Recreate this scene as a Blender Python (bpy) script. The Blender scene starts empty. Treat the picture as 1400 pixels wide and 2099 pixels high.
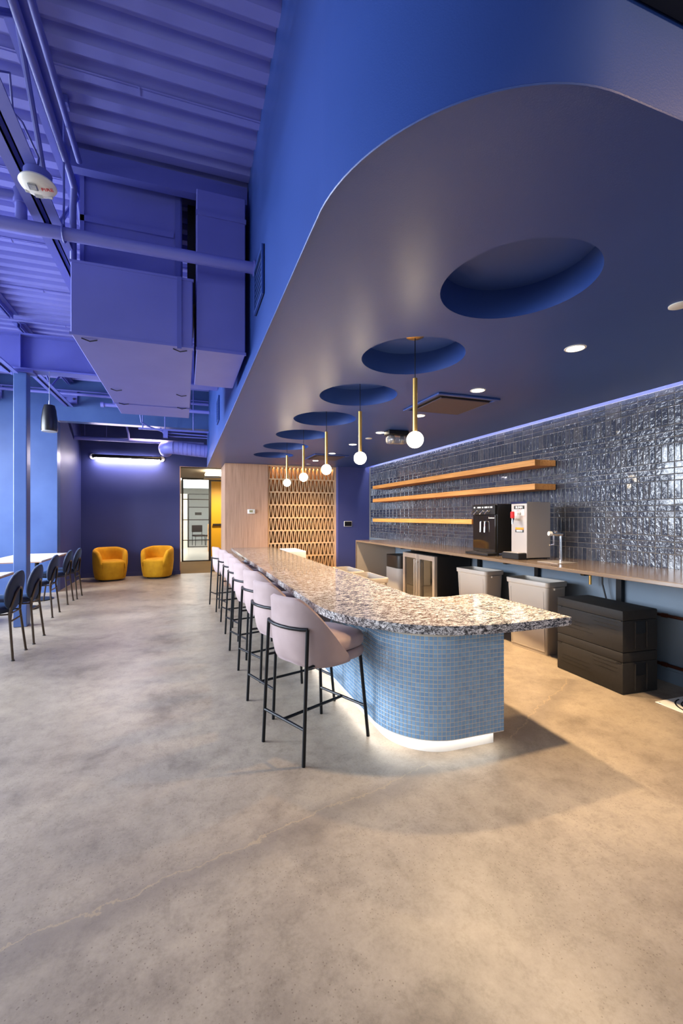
import bpy, bmesh, math, random
from math import sin, cos, pi, radians, sqrt, atan2, atan
from mathutils import Vector, Matrix

random.seed(7)
sc = bpy.context.scene
C = sc.collection

# ------------------------------------------------------------------ camera
EYE = 1.33
FPX, VPX, HORIZON, PPX = 885.0, 379.0, 1060.0, 675.0
yaw = atan((PPX - VPX) / FPX)
cam = bpy.data.cameras.new('camera')
cam.sensor_fit = 'AUTO'
cam.sensor_width = 36.0
cam.lens = FPX / 2099.0 * 36.0
cam.shift_x = (700.0 - PPX) / 2099.0
cam.shift_y = (HORIZON - 1049.5) / 2099.0
cam.clip_start = 0.05
cam.clip_end = 200
co = bpy.data.objects.new('camera', cam)
C.objects.link(co)
co.location = (0, 0, EYE)
co.rotation_euler = (pi / 2, 0, -yaw)
sc.camera = co

# ------------------------------------------------------------------ view, world
sc.view_settings.view_transform = 'Standard'
sc.view_settings.look = 'None'
sc.view_settings.exposure = 0.42
sc.view_settings.gamma = 1.0
sc.view_settings.use_curve_mapping = False
try:
    sc.cycles.use_denoising = True
    sc.cycles.max_bounces = 8
    sc.cycles.diffuse_bounces = 4
    sc.cycles.glossy_bounces = 4
    sc.cycles.transmission_bounces = 6
    sc.cycles.transparent_max_bounces = 8
    sc.cycles.sample_clamp_indirect = 6.0
    sc.cycles.caustics_reflective = False
    sc.cycles.caustics_refractive = False
except Exception:
    pass

world = bpy.data.worlds.new('sky')
sc.world = world
world.use_nodes = True
wb = world.node_tree.nodes['Background']
wb.inputs[0].default_value = (0.72, 0.85, 1.0, 1)
wb.inputs[1].default_value = 0.3


def kelvin(k):
    return {2700: (1.0, 0.62, 0.30), 3000: (1.0, 0.70, 0.40), 4000: (1.0, 0.84, 0.66),
            6500: (0.93, 0.96, 1.0), 8000: (0.78, 0.87, 1.0)}[k]


def area_light(name, loc, rot, sx, sy, power, col, spread=180):
    l = bpy.data.lights.new(name, 'AREA')
    l.shape = 'RECTANGLE'
    l.size, l.size_y = sx, sy
    l.energy = power
    l.color = col
    l.spread = radians(spread)
    o = bpy.data.objects.new(name, l)
    C.objects.link(o)
    o.location = loc
    o.rotation_euler = rot
    return o


# daylight entering through the window wall at the left and the glazed front behind the camera
WIN_Y = [(-3.6, -1.6), (-1.2, 0.8), (1.2, 3.2), (3.6, 5.6), (6.0, 8.0)]
for (y0, y1) in WIN_Y:
    area_light('daylight', (-4.75, (y0 + y1) / 2, 2.15), (0, radians(-62), 0), 2.6, y1 - y0, 50 if y1 < 1 else (100 if y1 < 4 else 380), kelvin(8000), 150)
for (x0, x1) in [(-3.6, -1.2), (-0.8, 1.2), (1.5, 3.4)]:
    area_light('daylight', ((x0 + x1) / 2, -4.85, 1.7), (radians(90), 0, 0), x1 - x0, 2.6, 12, kelvin(6500))


def spot(name, loc, target, energy, col, size, blend, soft=0.05):
    l_ = bpy.data.lights.new(name, 'SPOT')
    l_.energy = energy
    l_.color = col
    l_.spot_size = radians(size)
    l_.spot_blend = blend
    l_.shadow_soft_size = soft
    lo_ = bpy.data.objects.new(name, l_)
    C.objects.link(lo_)
    lo_.location = loc
    lo_.rotation_euler = (Vector(target) - Vector(loc)).to_track_quat('-Z', 'Y').to_euler()
    return lo_


# unseen spots added behind the viewer to light the near floor and fascia
spot('unseen_spot', (2.4, -0.9, 3.4), (2.2, -0.2, 0), 46, kelvin(4000), 90, 0.8)
spot('unseen_spot', (0.4, -0.9, 3.4), (0.4, 0.2, 0), 55, kelvin(4000), 90, 0.8)
spot('unseen_spot', (2.6, -0.9, 2.9), (1.50, 0.79, 2.52), 260, kelvin(2700), 27, 0.35)


# ------------------------------------------------------------------ materials
def lin(c):
    return tuple(((v / 255.0) / 12.92 if v / 255.0 <= 0.04045 else ((v / 255.0 + 0.055) / 1.055) ** 2.4) for v in c) + (1.0,)


MATS = {}


def mat(name, rgb=(128, 128, 128), rough=0.5, metal=0.0, **kw):
    m = bpy.data.materials.new(name)
    m.use_nodes = True
    b = m.node_tree.nodes['Principled BSDF']
    b.inputs['Base Color'].default_value = lin(rgb)
    b.inputs['Roughness'].default_value = rough
    b.inputs['Metallic'].default_value = metal
    for k, v in kw.items():
        b.inputs[k].default_value = v
    MATS[name] = m
    return m


def N(m, t, **kw):
    n = m.node_tree.nodes.new(t)
    for k, v in kw.items():
        setattr(n, k, v)
    return n


def L(m, a, b):
    m.node_tree.links.new(a, b)


def bsdf(m):
    return m.node_tree.nodes['Principled BSDF']


def coords(m, scale=(1, 1, 1), rot=(0, 0, 0), kind='Object'):
    tc = N(m, 'ShaderNodeTexCoord')
    mp = N(m, 'ShaderNodeMapping')
    mp.inputs['Scale'].default_value = scale
    mp.inputs['Rotation'].default_value = rot
    L(m, tc.outputs[kind], mp.inputs[0])
    return mp.outputs[0]


def noise(m, vec, scale=5, detail=4, rough=0.5, distort=0.0):
    n = N(m, 'ShaderNodeTexNoise')
    n.inputs['Scale'].default_value = scale
    n.inputs['Detail'].default_value = detail
    n.inputs['Roughness'].default_value = rough
    n.inputs['Distortion'].default_value = distort
    L(m, vec, n.inputs['Vector'])
    return n.outputs['Fac']


def ramp(m, fac, stops, interp='LINEAR'):
    r = N(m, 'ShaderNodeValToRGB')
    r.color_ramp.interpolation = interp
    el = r.color_ramp.elements
    while len(el) < len(stops):
        el.new(0.5)
    for e, (p, c) in zip(el, stops):
        e.position = p
        e.color = c if len(c) == 4 else lin(c)
    L(m, fac, r.inputs[0])
    return r.outputs[0]


def bump(m, height, strength=0.2, dist=0.01):
    b = N(m, 'ShaderNodeBump')
    b.inputs['Strength'].default_value = strength
    b.inputs['Distance'].default_value = dist
    L(m, height, b.inputs['Height'])
    L(m, b.outputs[0], bsdf(m).inputs['Normal'])
    return b


def math_node(m, op, a, b=None, c=None):
    n = N(m, 'ShaderNodeMath', operation=op)
    for i, v in enumerate((a, b, c)):
        if v is None:
            continue
        if isinstance(v, (int, float)):
            n.inputs[i].default_value = v
        else:
            L(m, v, n.inputs[i])
    return n.outputs[0]


def mixc(m, fac, a, b):
    n = N(m, 'ShaderNodeMix', data_type='RGBA')
    if isinstance(fac, (int, float)):
        n.inputs[0].default_value = fac
    else:
        L(m, fac, n.inputs[0])
    for i, v in ((6, a), (7, b)):
        if isinstance(v, tuple):
            n.inputs[i].default_value = v
        else:
            L(m, v, n.inputs[i])
    return n.outputs[2]


def mottled(m, rgb_a, rgb_b, scale=3, bump_scale=0, bump_strength=0.1, detail=4):
    v = coords(m)
    f = noise(m, v, scale, detail)
    L(m, ramp(m, f, [(0.3, rgb_a), (0.7, rgb_b)]), bsdf(m).inputs['Base Color'])
    if bump_scale:
        bump(m, noise(m, v, bump_scale, 2), bump_strength, 0.004)
    return m


def emit(name, rgb, strength):
    m = bpy.data.materials.new(name)
    m.use_nodes = True
    b = bsdf(m)
    b.inputs['Base Color'].default_value = (0.8, 0.8, 0.8, 1)
    b.inputs['Emission Color'].default_value = rgb if len(rgb) == 4 else tuple(rgb) + (1.0,)
    b.inputs['Emission Strength'].default_value = strength
    MATS[name] = m
    return m


# painted surfaces
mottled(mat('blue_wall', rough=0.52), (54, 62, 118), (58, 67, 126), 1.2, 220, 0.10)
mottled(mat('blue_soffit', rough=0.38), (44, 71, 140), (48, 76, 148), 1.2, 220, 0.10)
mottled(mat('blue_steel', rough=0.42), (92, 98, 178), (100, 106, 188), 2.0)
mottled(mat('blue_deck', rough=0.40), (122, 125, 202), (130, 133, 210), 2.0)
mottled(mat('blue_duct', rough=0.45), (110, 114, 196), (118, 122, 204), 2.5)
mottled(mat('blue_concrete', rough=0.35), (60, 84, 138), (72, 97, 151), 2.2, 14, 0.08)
mottled(mat('grey_lower_wall', rough=0.55), (96, 110, 124), (104, 118, 132), 2.0, 160, 0.15)
mat('corridor_grey', (140, 132, 122), 0.7)
mat('office_cream', (235, 220, 195), 0.7)
mat('office_white', (235, 235, 232), 0.6)
mat('office_floor', (200, 190, 175), 0.25)
mottled(mat('carpet', rough=0.95), (112, 92, 62), (134, 112, 78), 60)
mat('yellow_paint', (250, 190, 40), 0.45)
mat('dark_frame', (48, 42, 38), 0.4)
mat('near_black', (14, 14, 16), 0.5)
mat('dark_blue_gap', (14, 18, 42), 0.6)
mat('black_plastic', (20, 20, 22), 0.32)
mat('black_gloss', (10, 10, 12), 0.06)
mottled(mat('black_foam', rough=0.72), (27, 25, 23), (34, 31, 29), 40, 300, 0.25)
mat('black_metal', (26, 27, 30), 0.35, 0.6)
mat('bronze_metal', (74, 64, 56), 0.38, 0.85)
mat('brass', (214, 170, 96), 0.3, 0.85)
mat('stainless', (190, 182, 174), 0.34, 0.75)
mat('chrome', (220, 222, 226), 0.08, 1.0)
mat('steel_wire', (150, 155, 175), 0.35, 0.8)
mat('copper', (84, 46, 34), 0.45, 0.6)
mat('white_plastic', (228, 226, 220), 0.4)
mat('white_paint', (226, 224, 220), 0.5)
mat('warm_grey_plastic', (168, 158, 146), 0.45)
mat('bin_grey', (150, 148, 146), 0.4)
mat('screen_green', (150, 146, 104), 0.3)
mat('label_black', (16, 16, 18), 0.4)
mat('label_silver', (190, 192, 194), 0.35)
mat('label_white', (236, 236, 236), 0.4)
mat('label_red', (214, 40, 44), 0.4)
mat('label_orange', (240, 128, 30), 0.4)
mat('red_plastic', (206, 30, 36), 0.3)
mat('clear_lens', (225, 228, 232), 0.08, 0.0, **{'Transmission Weight': 0.75, 'IOR': 1.45})
mat('office_glass', (235, 245, 248), 0.02, 0.0, **{'Transmission Weight': 1.0, 'IOR': 1.01})
mat('dark_glass', (30, 26, 22), 0.04, 0.0, **{'Coat Weight': 1.0})
mat('counter_taupe', (94, 82, 72), 0.18)
mat('panel_greige', (150, 142, 132), 0.5)
mat('brown_leather', (88, 48, 38), 0.45)
mat('office_brown', (66, 54, 50), 0.6)
mat('table_white', (214, 206, 200), 0.3)
mat('table_edge', (176, 128, 84), 0.5)
mat('grout_beige', (214, 206, 190), 0.85)
mat('grout_grey', (112, 108, 104), 0.85)
mat('unit_face', (60, 56, 74), 0.45)
mat('led_profile', (210, 210, 212), 0.4)

m = mat('pink_velvet', (206, 172, 172), 0.85, **{'Sheen Weight': 0.3, 'Sheen Roughness': 0.35})
m.node_tree.nodes['Principled BSDF'].inputs['Sheen Tint'].default_value = lin((240, 215, 225))
mottled(m, (158, 139, 137), (172, 152, 150), 6)
m = mat('mustard_velvet', rough=0.85, **{'Sheen Weight': 0.35, 'Sheen Roughness': 0.4})
m.node_tree.nodes['Principled BSDF'].inputs['Sheen Tint'].default_value = lin((255, 200, 80))
mottled(m, (204, 146, 6), (222, 164, 16), 8)
m = mat('navy_velvet', rough=0.8, **{'Sheen Weight': 0.5, 'Sheen Roughness': 0.3})
m.node_tree.nodes['Principled BSDF'].inputs['Sheen Tint'].default_value = lin((60, 120, 190))
mottled(m, (20, 30, 52), (26, 38, 64), 8)

# oak shelf, grain along its length (y)
m = mat('oak', rough=0.5)
f = noise(m, coords(m, (60, 2.2, 60)), 1.0, 6, 0.6, 0.3)
L(m, ramp(m, f, [(0.3, (176, 112, 50)), (0.55, (206, 142, 74)), (0.8, (214, 156, 90))]), bsdf(m).inputs['Base Color'])
# pale vertical grain wood
m = mat('pale_wood', rough=0.5)
f = noise(m, coords(m, (70, 70, 1.6)), 1.0, 6, 0.62, 0.2)
L(m, ramp(m, f, [(0.28, (152, 116, 94)), (0.52, (184, 148, 124)), (0.8, (198, 164, 140))]), bsdf(m).inputs['Base Color'])
m = mat('screen_wood', rough=0.42)
f = noise(m, coords(m, (50, 50, 4)), 1.0, 5, 0.6, 0.2)
L(m, ramp(m, f, [(0.3, (196, 160, 122)), (0.7, (222, 188, 148))]), bsdf(m).inputs['Base Color'])
mat('screen_back', (118, 80, 38), 0.35, 0.3)

# polished concrete floor with exposed speckle, stains and two long cracks
m = mat('concrete_floor', rough=0.3)
v = coords(m)
n1 = noise(m, v, 0.55, 6, 0.6, 0.15)
n2 = noise(m, v, 1.7, 9, 0.66, 0.2)
n3 = noise(m, v, 11, 6, 0.7, 0.3)
big = ramp(m, n1, [(0.30, (134, 122, 108)), (0.52, (160, 147, 130)), (0.72, (178, 164, 144))])
stain = ramp(m, n2, [(0.32, (0.50, 0.48, 0.48, 1)), (0.44, (0.86, 0.85, 0.85, 1)), (0.54, (1.03, 1.03, 1.02, 1)), (0.66, (0.92, 0.90, 0.86, 1)), (0.78, (0.8, 0.77, 0.72, 1))])
mul = N(m, 'ShaderNodeMix', data_type='RGBA', blend_type='MULTIPLY')
mul.inputs[0].default_value = 0.85
L(m, big, mul.inputs[6])
L(m, stain, mul.inputs[7])
n4 = noise(m, v, 70, 5, 0.75)
n34 = math_node(m, 'MULTIPLY_ADD', n4, 0.45, math_node(m, 'MULTIPLY', n3, 0.55))
fine = ramp(m, n34, [(0.36, (0.70, 0.69, 0.68, 1)), (0.5, (0.98, 0.98, 0.98, 1)), (0.66, (1.14, 1.14, 1.14, 1))])
mul2 = N(m, 'ShaderNodeMix', data_type='RGBA', blend_type='MULTIPLY')
mul2.inputs[0].default_value = 0.9
L(m, mul.outputs[2], mul2.inputs[6])
L(m, fine, mul2.inputs[7])
vor = N(m, 'ShaderNodeTexVoronoi')
vor.inputs['Scale'].default_value = 95
L(m, v, vor.inputs['Vector'])
wn = N(m, 'ShaderNodeSeparateColor')
L(m, vor.outputs['Color'], wn.inputs[0])
spk = math_node(m, 'MULTIPLY', math_node(m, 'LESS_THAN', vor.outputs['Distance'], 0.22),
                math_node(m, 'LESS_THAN', wn.outputs[0], 0.34))
spk = math_node(m, 'MULTIPLY', spk, math_node(m, 'GREATER_THAN', noise(m, v, 1.4, 3), 0.43))
col = mixc(m, math_node(m, 'MULTIPLY', spk, 0.5), mul2.outputs[2], lin((92, 76, 62)))


def crack(p0, p1, amp, width):
    dx, dy = p1[0] - p0[0], p1[1] - p0[1]
    ln = sqrt(dx * dx + dy * dy)
    sx = N(m, 'ShaderNodeSeparateXYZ')
    L(m, v, sx.inputs[0])
    a = math_node(m, 'MULTIPLY_ADD', sx.outputs[0], -dy / ln, (dy * p0[0] - dx * p0[1]) / ln)
    d = math_node(m, 'MULTIPLY_ADD', sx.outputs[1], dx / ln, a)
    t = math_node(m, 'MULTIPLY_ADD', sx.outputs[0], dx / ln, -(dx * p0[0] + dy * p0[1]) / ln)
    t = math_node(m, 'MULTIPLY_ADD', sx.outputs[1], dy / ln, t)
    w = math_node(m, 'MULTIPLY_ADD', math_node(m, 'SUBTRACT', noise(m, v, 2.6, 10, 0.72), 0.5), amp, d)
    k = math_node(m, 'LESS_THAN', math_node(m, 'ABSOLUTE', w), width)
    k = math_node(m, 'MULTIPLY', k, math_node(m, 'GREATER_THAN', t, 0.0))
    halo = N(m, 'ShaderNodeMapRange')
    halo.inputs['From Min'].default_value = 0.0
    halo.inputs['From Max'].default_value = 0.10
    halo.inputs['To Min'].default_value = 0.55
    halo.inputs['To Max'].default_value = 0.0
    L(m, math_node(m, 'ABSOLUTE', math_node(m, 'ADD', w, 0.03)), halo.inputs[0])
    h = math_node(m, 'MULTIPLY', halo.outputs[0], math_node(m, 'GREATER_THAN', t, 0.0))
    end = math_node(m, 'LESS_THAN', t, ln)
    return math_node(m, 'MULTIPLY', k, end), math_node(m, 'MULTIPLY', h, end)


for p0, p1, amp, wd in (((-1.35, 1.36), (1.24, 2.02), 0.24, 0.0035), ((1.85, 2.13), (3.0, 2.75), 0.22, 0.003)):
    k, h = crack(p0, p1, amp, wd)
    col = mixc(m, h, col, lin((112, 102, 94)))
    col = mixc(m, math_node(m, 'MULTIPLY', k, 0.6), col, lin((172, 152, 122)))
L(m, col, bsdf(m).inputs['Base Color'])
L(m, ramp(m, n2, [(0.3, (0.44, 0.44, 0.44, 1)), (0.7, (0.33, 0.33, 0.33, 1))]), bsdf(m).inputs['Roughness'])
bump(m, n3, 0.05, 0.004)

# granite with dark streaky veins
m = mat('granite', rough=0.10)
vg = coords(m, (60, 150, 150))
g1 = noise(m, vg, 1.0, 8, 0.72, 1.6)
g2 = noise(m, coords(m, (22, 46, 46)), 1.0, 5, 0.6, 1.0)
gg = math_node(m, 'MULTIPLY_ADD', g2, 0.45, math_node(m, 'MULTIPLY', g1, 0.72))
L(m, ramp(m, gg, [(0.48, (28, 28, 32)), (0.56, (84, 82, 84)), (0.605, (184, 181, 180)), (0.67, (242, 240, 238))]),
  bsdf(m).inputs['Base Color'])

# blue mosaic and hand glazed wall tile: each piece its own tone
def piece_random(m):
    oi = N(m, 'ShaderNodeObjectInfo')
    g = N(m, 'ShaderNodeNewGeometry')
    return math_node(m, 'FRACT', math_node(m, 'ADD', math_node(m, 'MULTIPLY', oi.outputs['Random'], 7.31), g.outputs['Random Per Island']))


m = mat('mosaic_blue', rough=0.22)
L(m, ramp(m, piece_random(m), [(0.0, (120, 154, 186)), (0.5, (128, 163, 194)), (1.0, (136, 171, 200))]), bsdf(m).inputs['Base Color'])

m = mat('glazed_tile', rough=0.07, **{'Coat Weight': 0.4, 'Coat Roughness': 0.04})
pr = piece_random(m)
vt = coords(m, kind='Object')
geo = N(m, 'ShaderNodeNewGeometry')
off = N(m, 'ShaderNodeVectorMath', operation='MULTIPLY_ADD')
cx = N(m, 'ShaderNodeCombineXYZ')
L(m, pr, cx.inputs[0])
L(m, pr, cx.inputs[1])
L(m, pr, cx.inputs[2])
L(m, cx.outputs[0], off.inputs[0])
off.inputs[1].default_value = (9.0, 5.0, 7.0)
L(m, geo.outputs['Position'], off.inputs[2])
tone = ramp(m, pr, [(0.0, (46, 50, 62)), (0.35, (52, 56, 68)), (0.7, (58, 62, 74)), (1.0, (68, 68, 74))])
cloud = ramp(m, noise(m, off.outputs[0], 22, 4, 0.6), [(0.3, (0.74, 0.74, 0.76, 1)), (0.7, (1.22, 1.2, 1.16, 1))])
mm = N(m, 'ShaderNodeMix', data_type='RGBA', blend_type='MULTIPLY')
mm.inputs[0].default_value = 1.0
L(m, tone, mm.inputs[6])
L(m, cloud, mm.inputs[7])
L(m, mm.outputs[2], bsdf(m).inputs['Base Color'])
bump(m, noise(m, off.outputs[0], 26, 3, 0.55, 0.4), 0.62, 0.012)

# lamps
emit('globe_glow', (1.0, 0.80, 0.52), 26)
emit('downlight_glow', (1.0, 0.86, 0.66), 18)
emit('plinth_led', (1.0, 0.95, 0.88), 10)
emit('cove_led', (0.88, 0.88, 1.0), 55)
emit('wall_tube', (1.0, 0.88, 0.94), 75)
emit('corridor_lamp', (1.0, 0.84, 0.58), 12)
emit('office_panel', (1.0, 0.97, 0.92), 5)
emit('exit_red', (1.0, 0.08, 0.05), 2)


# ------------------------------------------------------------------ mesh helpers
def bm_new():
    return bmesh.new()


def box(bm, x0, x1, y0, y1, z0, z1, bev=0.0, seg=1):
    r = bmesh.ops.create_cube(bm, size=1.0)
    vs = r['verts']
    for v in vs:
        v.co = Vector(((x0 + x1) / 2 + v.co.x * (x1 - x0), (y0 + y1) / 2 + v.co.y * (y1 - y0), (z0 + z1) / 2 + v.co.z * (z1 - z0)))
    if bev > 0:
        es = list({e for v in vs for e in v.link_edges})
        bmesh.ops.bevel(bm, geom=es, offset=bev, segments=seg, profile=0.5, affect='EDGES')
    return bm


def tube(bm, pts, r, n=10, cap=True, closed=False):
    pts = [Vector(p) for p in pts]
    rings = []
    k = len(pts)
    up = None
    for i, p in enumerate(pts):
        if closed:
            d = (pts[(i + 1) % k] - pts[i - 1]).normalized()
        elif i == 0:
            d = (pts[1] - pts[0]).normalized()
        elif i == k - 1:
            d = (pts[-1] - pts[-2]).normalized()
        else:
            d = ((pts[i] - pts[i - 1]).normalized() + (pts[i + 1] - pts[i]).normalized()).normalized()
        if up is None:
            up = Vector((0, 0, 1)) if abs(d.z) < 0.9 else Vector((1, 0, 0))
        a = d.cross(up)
        if a.length < 1e-5:
            a = d.orthogonal()
        a.normalize()
        b = a.cross(d).normalized()
        up = b
        rr = r[i] if isinstance(r, (list, tuple)) else r
        rings.append([bm.verts.new(p + a * (rr * cos(2 * pi * j / n)) + b * (rr * sin(2 * pi * j / n))) for j in range(n)])
    m_ = k if closed else k - 1
    for i in range(m_):
        A, B = rings[i], rings[(i + 1) % k]
        for j in range(n):
            bm.faces.new((A[j], A[(j + 1) % n], B[(j + 1) % n], B[j]))
    if cap and not closed:
        bm.faces.new(list(reversed(rings[0])))
        bm.faces.new(rings[-1])
    return bm


def lathe(bm, prof, n=24, c=(0, 0, 0), cap0=True, cap1=True):
    rings = []
    for (r, z) in prof:
        rings.append([bm.verts.new((c[0] + r * cos(2 * pi * j / n), c[1] + r * sin(2 * pi * j / n), c[2] + z)) for j in range(n)])
    for A, B in zip(rings, rings[1:]):
        for j in range(n):
            bm.faces.new((A[j], A[(j + 1) % n], B[(j + 1) % n], B[j]))
    if cap0:
        bm.faces.new(list(reversed(rings[0])))
    if cap1:
        bm.faces.new(rings[-1])
    return bm


def prism(bm, pts, z0, z1):
    a = [bm.verts.new((p[0], p[1], z0)) for p in pts]
    b = [bm.verts.new((p[0], p[1], z1)) for p in pts]
    n = len(pts)
    bm.faces.new(list(reversed(a)))
    bm.faces.new(b)
    for i in range(n):
        bm.faces.new((a[i], a[(i + 1) % n], b[(i + 1) % n], b[i]))
    return bm


def extrude_profile(bm, prof, axis, t0, t1):
    """closed 2-D profile pushed along an axis; prof in the other two coordinates"""
    def P(u, w, t):
        return {'x': (t, u, w), 'y': (u, t, w), 'z': (u, w, t)}[axis]
    a = [bm.verts.new(P(u, w, t0)) for u, w in prof]
    b = [bm.verts.new(P(u, w, t1)) for u, w in prof]
    n = len(prof)
    bm.faces.new(a)
    bm.faces.new(list(reversed(b)))
    for i in range(n):
        bm.faces.new((a[i], b[i], b[(i + 1) % n], a[(i + 1) % n]))
    return bm


def sphere(bm, c, r, u=20, v=12):
    bmesh.ops.create_uvsphere(bm, u_segments=u, v_segments=v, radius=r, matrix=Matrix.Translation(c))
    return bm


def grid(bm, rows, close_u=False):
    vs = [[bm.verts.new(p) for p in r] for r in rows]
    for A, B in zip(vs, vs[1:]):
        n = len(A)
        for j in range(n if close_u else n - 1):
            bm.faces.new((A[j], A[(j + 1) % n], B[(j + 1) % n], B[j]))
    return vs


def mesh_of(name, bm, m, smooth=False, angle=40):
    bmesh.ops.recalc_face_normals(bm, faces=bm.faces[:])
    me = bpy.data.meshes.new(name)
    bm.to_mesh(me)
    bm.free()
    me.materials.append(MATS[m] if isinstance(m, str) else m)
    if smooth:
        me.polygons.foreach_set('use_smooth', [True] * len(me.polygons))
        try:
            me.set_sharp_from_angle(angle=radians(angle))
        except Exception:
            pass
    return me


def obj(name, bm, m, parent=None, smooth=False, angle=40, label=None):
    me = bm if isinstance(bm, bpy.types.Mesh) else mesh_of(name, bm, m, smooth, angle)
    o = bpy.data.objects.new(name, me)
    C.objects.link(o)
    if parent is not None:
        o.parent = parent
    if label:
        o['label'] = label
    return o


def tag(o, label, cat, group=None):
    o['label'] = label
    o['category'] = cat
    if group:
        o['group'] = group
    return o


def struct(name, bm, m, label, cat, smooth=False, angle=40):
    o = obj(name, bm, m, None, smooth, angle)
    o['kind'] = 'structure'
    o['label'] = label
    o['category'] = cat
    return o


def thing(name, label, cat, loc=(0, 0, 0), rotz=0.0, group=None):
    o = bpy.data.objects.new(name, None)
    C.objects.link(o)
    o.empty_display_size = 0.1
    o.location = loc
    o.rotation_euler = (0, 0, rotz)
    return tag(o, label, cat, group)


def copy_tree(o, parent=None):
    c = o.copy()
    C.objects.link(c)
    c.parent = parent
    for ch in o.children:
        copy_tree(ch, c)
    return c


def dup(root, loc, rotz, label):
    r = copy_tree(root)
    r.location = loc
    r.rotation_euler = (0, 0, rotz)
    r['label'] = label
    return r


def subsurf(o, lv=2):
    md = o.modifiers.new('subdivision', 'SUBSURF')
    md.levels = lv
    md.render_levels = lv
    return o


def text_mesh(txt, size, mname, depth=0.0006):
    cu = bpy.data.curves.new('lettering', 'FONT')
    cu.body = txt
    cu.size = size
    cu.align_x = 'CENTER'
    cu.align_y = 'CENTER'
    cu.extrude = depth
    cu.resolution_u = 2
    t = bpy.data.objects.new('lettering', cu)
    C.objects.link(t)
    bpy.context.view_layer.update()
    me = bpy.data.meshes.new_from_object(t.evaluated_get(bpy.context.evaluated_depsgraph_get()))
    bpy.data.objects.remove(t)
    me.materials.clear()
    me.materials.append(MATS[mname])
    return me


def lettering(txt, size, mname, parent, loc, rot):
    o = bpy.data.objects.new('lettering', text_mesh(txt, size, mname))
    C.objects.link(o)
    o.parent = parent
    o.location = loc
    o.rotation_euler = rot
    return o


# ------------------------------------------------------------------ room shell
ZS = 2.375        # underside of the dropped blue soffit
ZD = 3.76         # underside of the steel deck
XW = 3.70         # tiled wall
XL = -4.2         # window wall
SX = 0.44         # face of the fascia
YB = 8.8          # old concrete wall with the wide opening
YE = 10.65        # end wall with the door opening

struct('floor', box(bm_new(), -6, 4.4, -6, 10.73, -0.12, 0.0), 'concrete_floor',
       'polished beige concrete floor with speckle, stains and long cracks', 'floor')
struct('floor_corridor', box(bm_new(), -0.45, 2.6, 10.732, 13.62, -0.12, 0.002), 'carpet',
       'brown carpet strip in the corridor beyond the blue end wall', 'carpet')
struct('floor_office', box(bm_new(), -5.0, 6.0, 13.622, 26.0, -0.12, 0.0), 'office_floor',
       'pale polished floor of the bright office seen through the glazed door', 'floor')

# steel deck in sheets of six flutes, running across the room
ceil = struct('ceiling', box(bm_new(), -4.2, XW, -4.6, YB, ZD + 0.048, ZD + 0.08), 'blue_deck',
              'violet-blue painted corrugated steel roof deck', 'ceiling')


def deck_sheet(y0, flutes, x0, x1, pitch=0.15, dep=0.042):
    prof = []
    for k in range(flutes):
        b = y0 + k * pitch
        prof += [(b, 0), (b + 0.066, 0), (b + 0.090, dep), (b + 0.126, dep)]
    prof.append((y0 + flutes * pitch + 0.012, 0))
    prof.append((y0 + flutes * pitch + 0.012, -0.004))
    bm = bm_new()
    grid(bm, [[(x, y, ZD + z) for (y, z) in prof] for x in (x0, x1)])
    # hooked seam clips along the lap
    for x in (x0 + 0.35, x0 + 1.55, x0 + 2.75, x0 + 3.95):
        if x < x1 - 0.2:
            box(bm, x, x + 0.008, y0 - 0.002, y0 + 0.06, ZD - 0.004, ZD - 0.001)
    return bm


y = -4.55
while y < YB - 0.2:
    n = 6 if y + 0.9 < YB else int((YB - 0.02 - y) / 0.15)
    if n < 1:
        break
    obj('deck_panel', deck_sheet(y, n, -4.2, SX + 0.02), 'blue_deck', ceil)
    y += n * 0.15

# window wall on the left (out of the picture; the daylight comes through it)
bm = bm_new()
box(bm, XL - 0.2, XL, -4.6, YB, 0.0, 0.45)
box(bm, XL - 0.2, XL, -4.6, YB, 3.05, ZD)
edges = [-4.6] + [e for w in WIN_Y for e in w] + [YB]
for a, b in zip(edges[0::2], edges[1::2]):
    box(bm, XL - 0.2, XL, a, b, 0.45, 3.05)
struct('wall_left', bm, 'blue_wall', 'blue window wall on the far left side of the room', 'wall')
for i, (a, b) in enumerate(WIN_Y):
    bm = bm_new()
    for yy in (a, (a + b) / 2 - 0.02, b - 0.04):
        box(bm, XL - 0.12, XL - 0.06, yy, yy + 0.04, 0.45, 3.05)
    for zz in (0.45, 1.7, 3.01):
        box(bm, XL - 0.12, XL - 0.06, a, b, zz, zz + 0.04)
    struct('window_%d' % (i + 1), bm, 'dark_frame', 'dark framed window in the left wall, bay %s from the front' % ['one', 'two', 'three', 'four', 'five'][i], 'window')

bm = bm_new()
for a, b in ((-4.2, -3.6), (-1.2, -0.8), (1.2, 1.5), (3.4, 3.9)):
    box(bm, a, b, -4.7, -4.6, 0, ZD)
box(bm, -4.2, 3.9, -4.7, -4.6, 0, 0.35)
box(bm, -4.2, 3.9, -4.7, -4.6, 3.05, ZD)
struct('wall_front', bm, 'blue_wall', 'blue front wall with glazing behind the viewer', 'wall')

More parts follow.
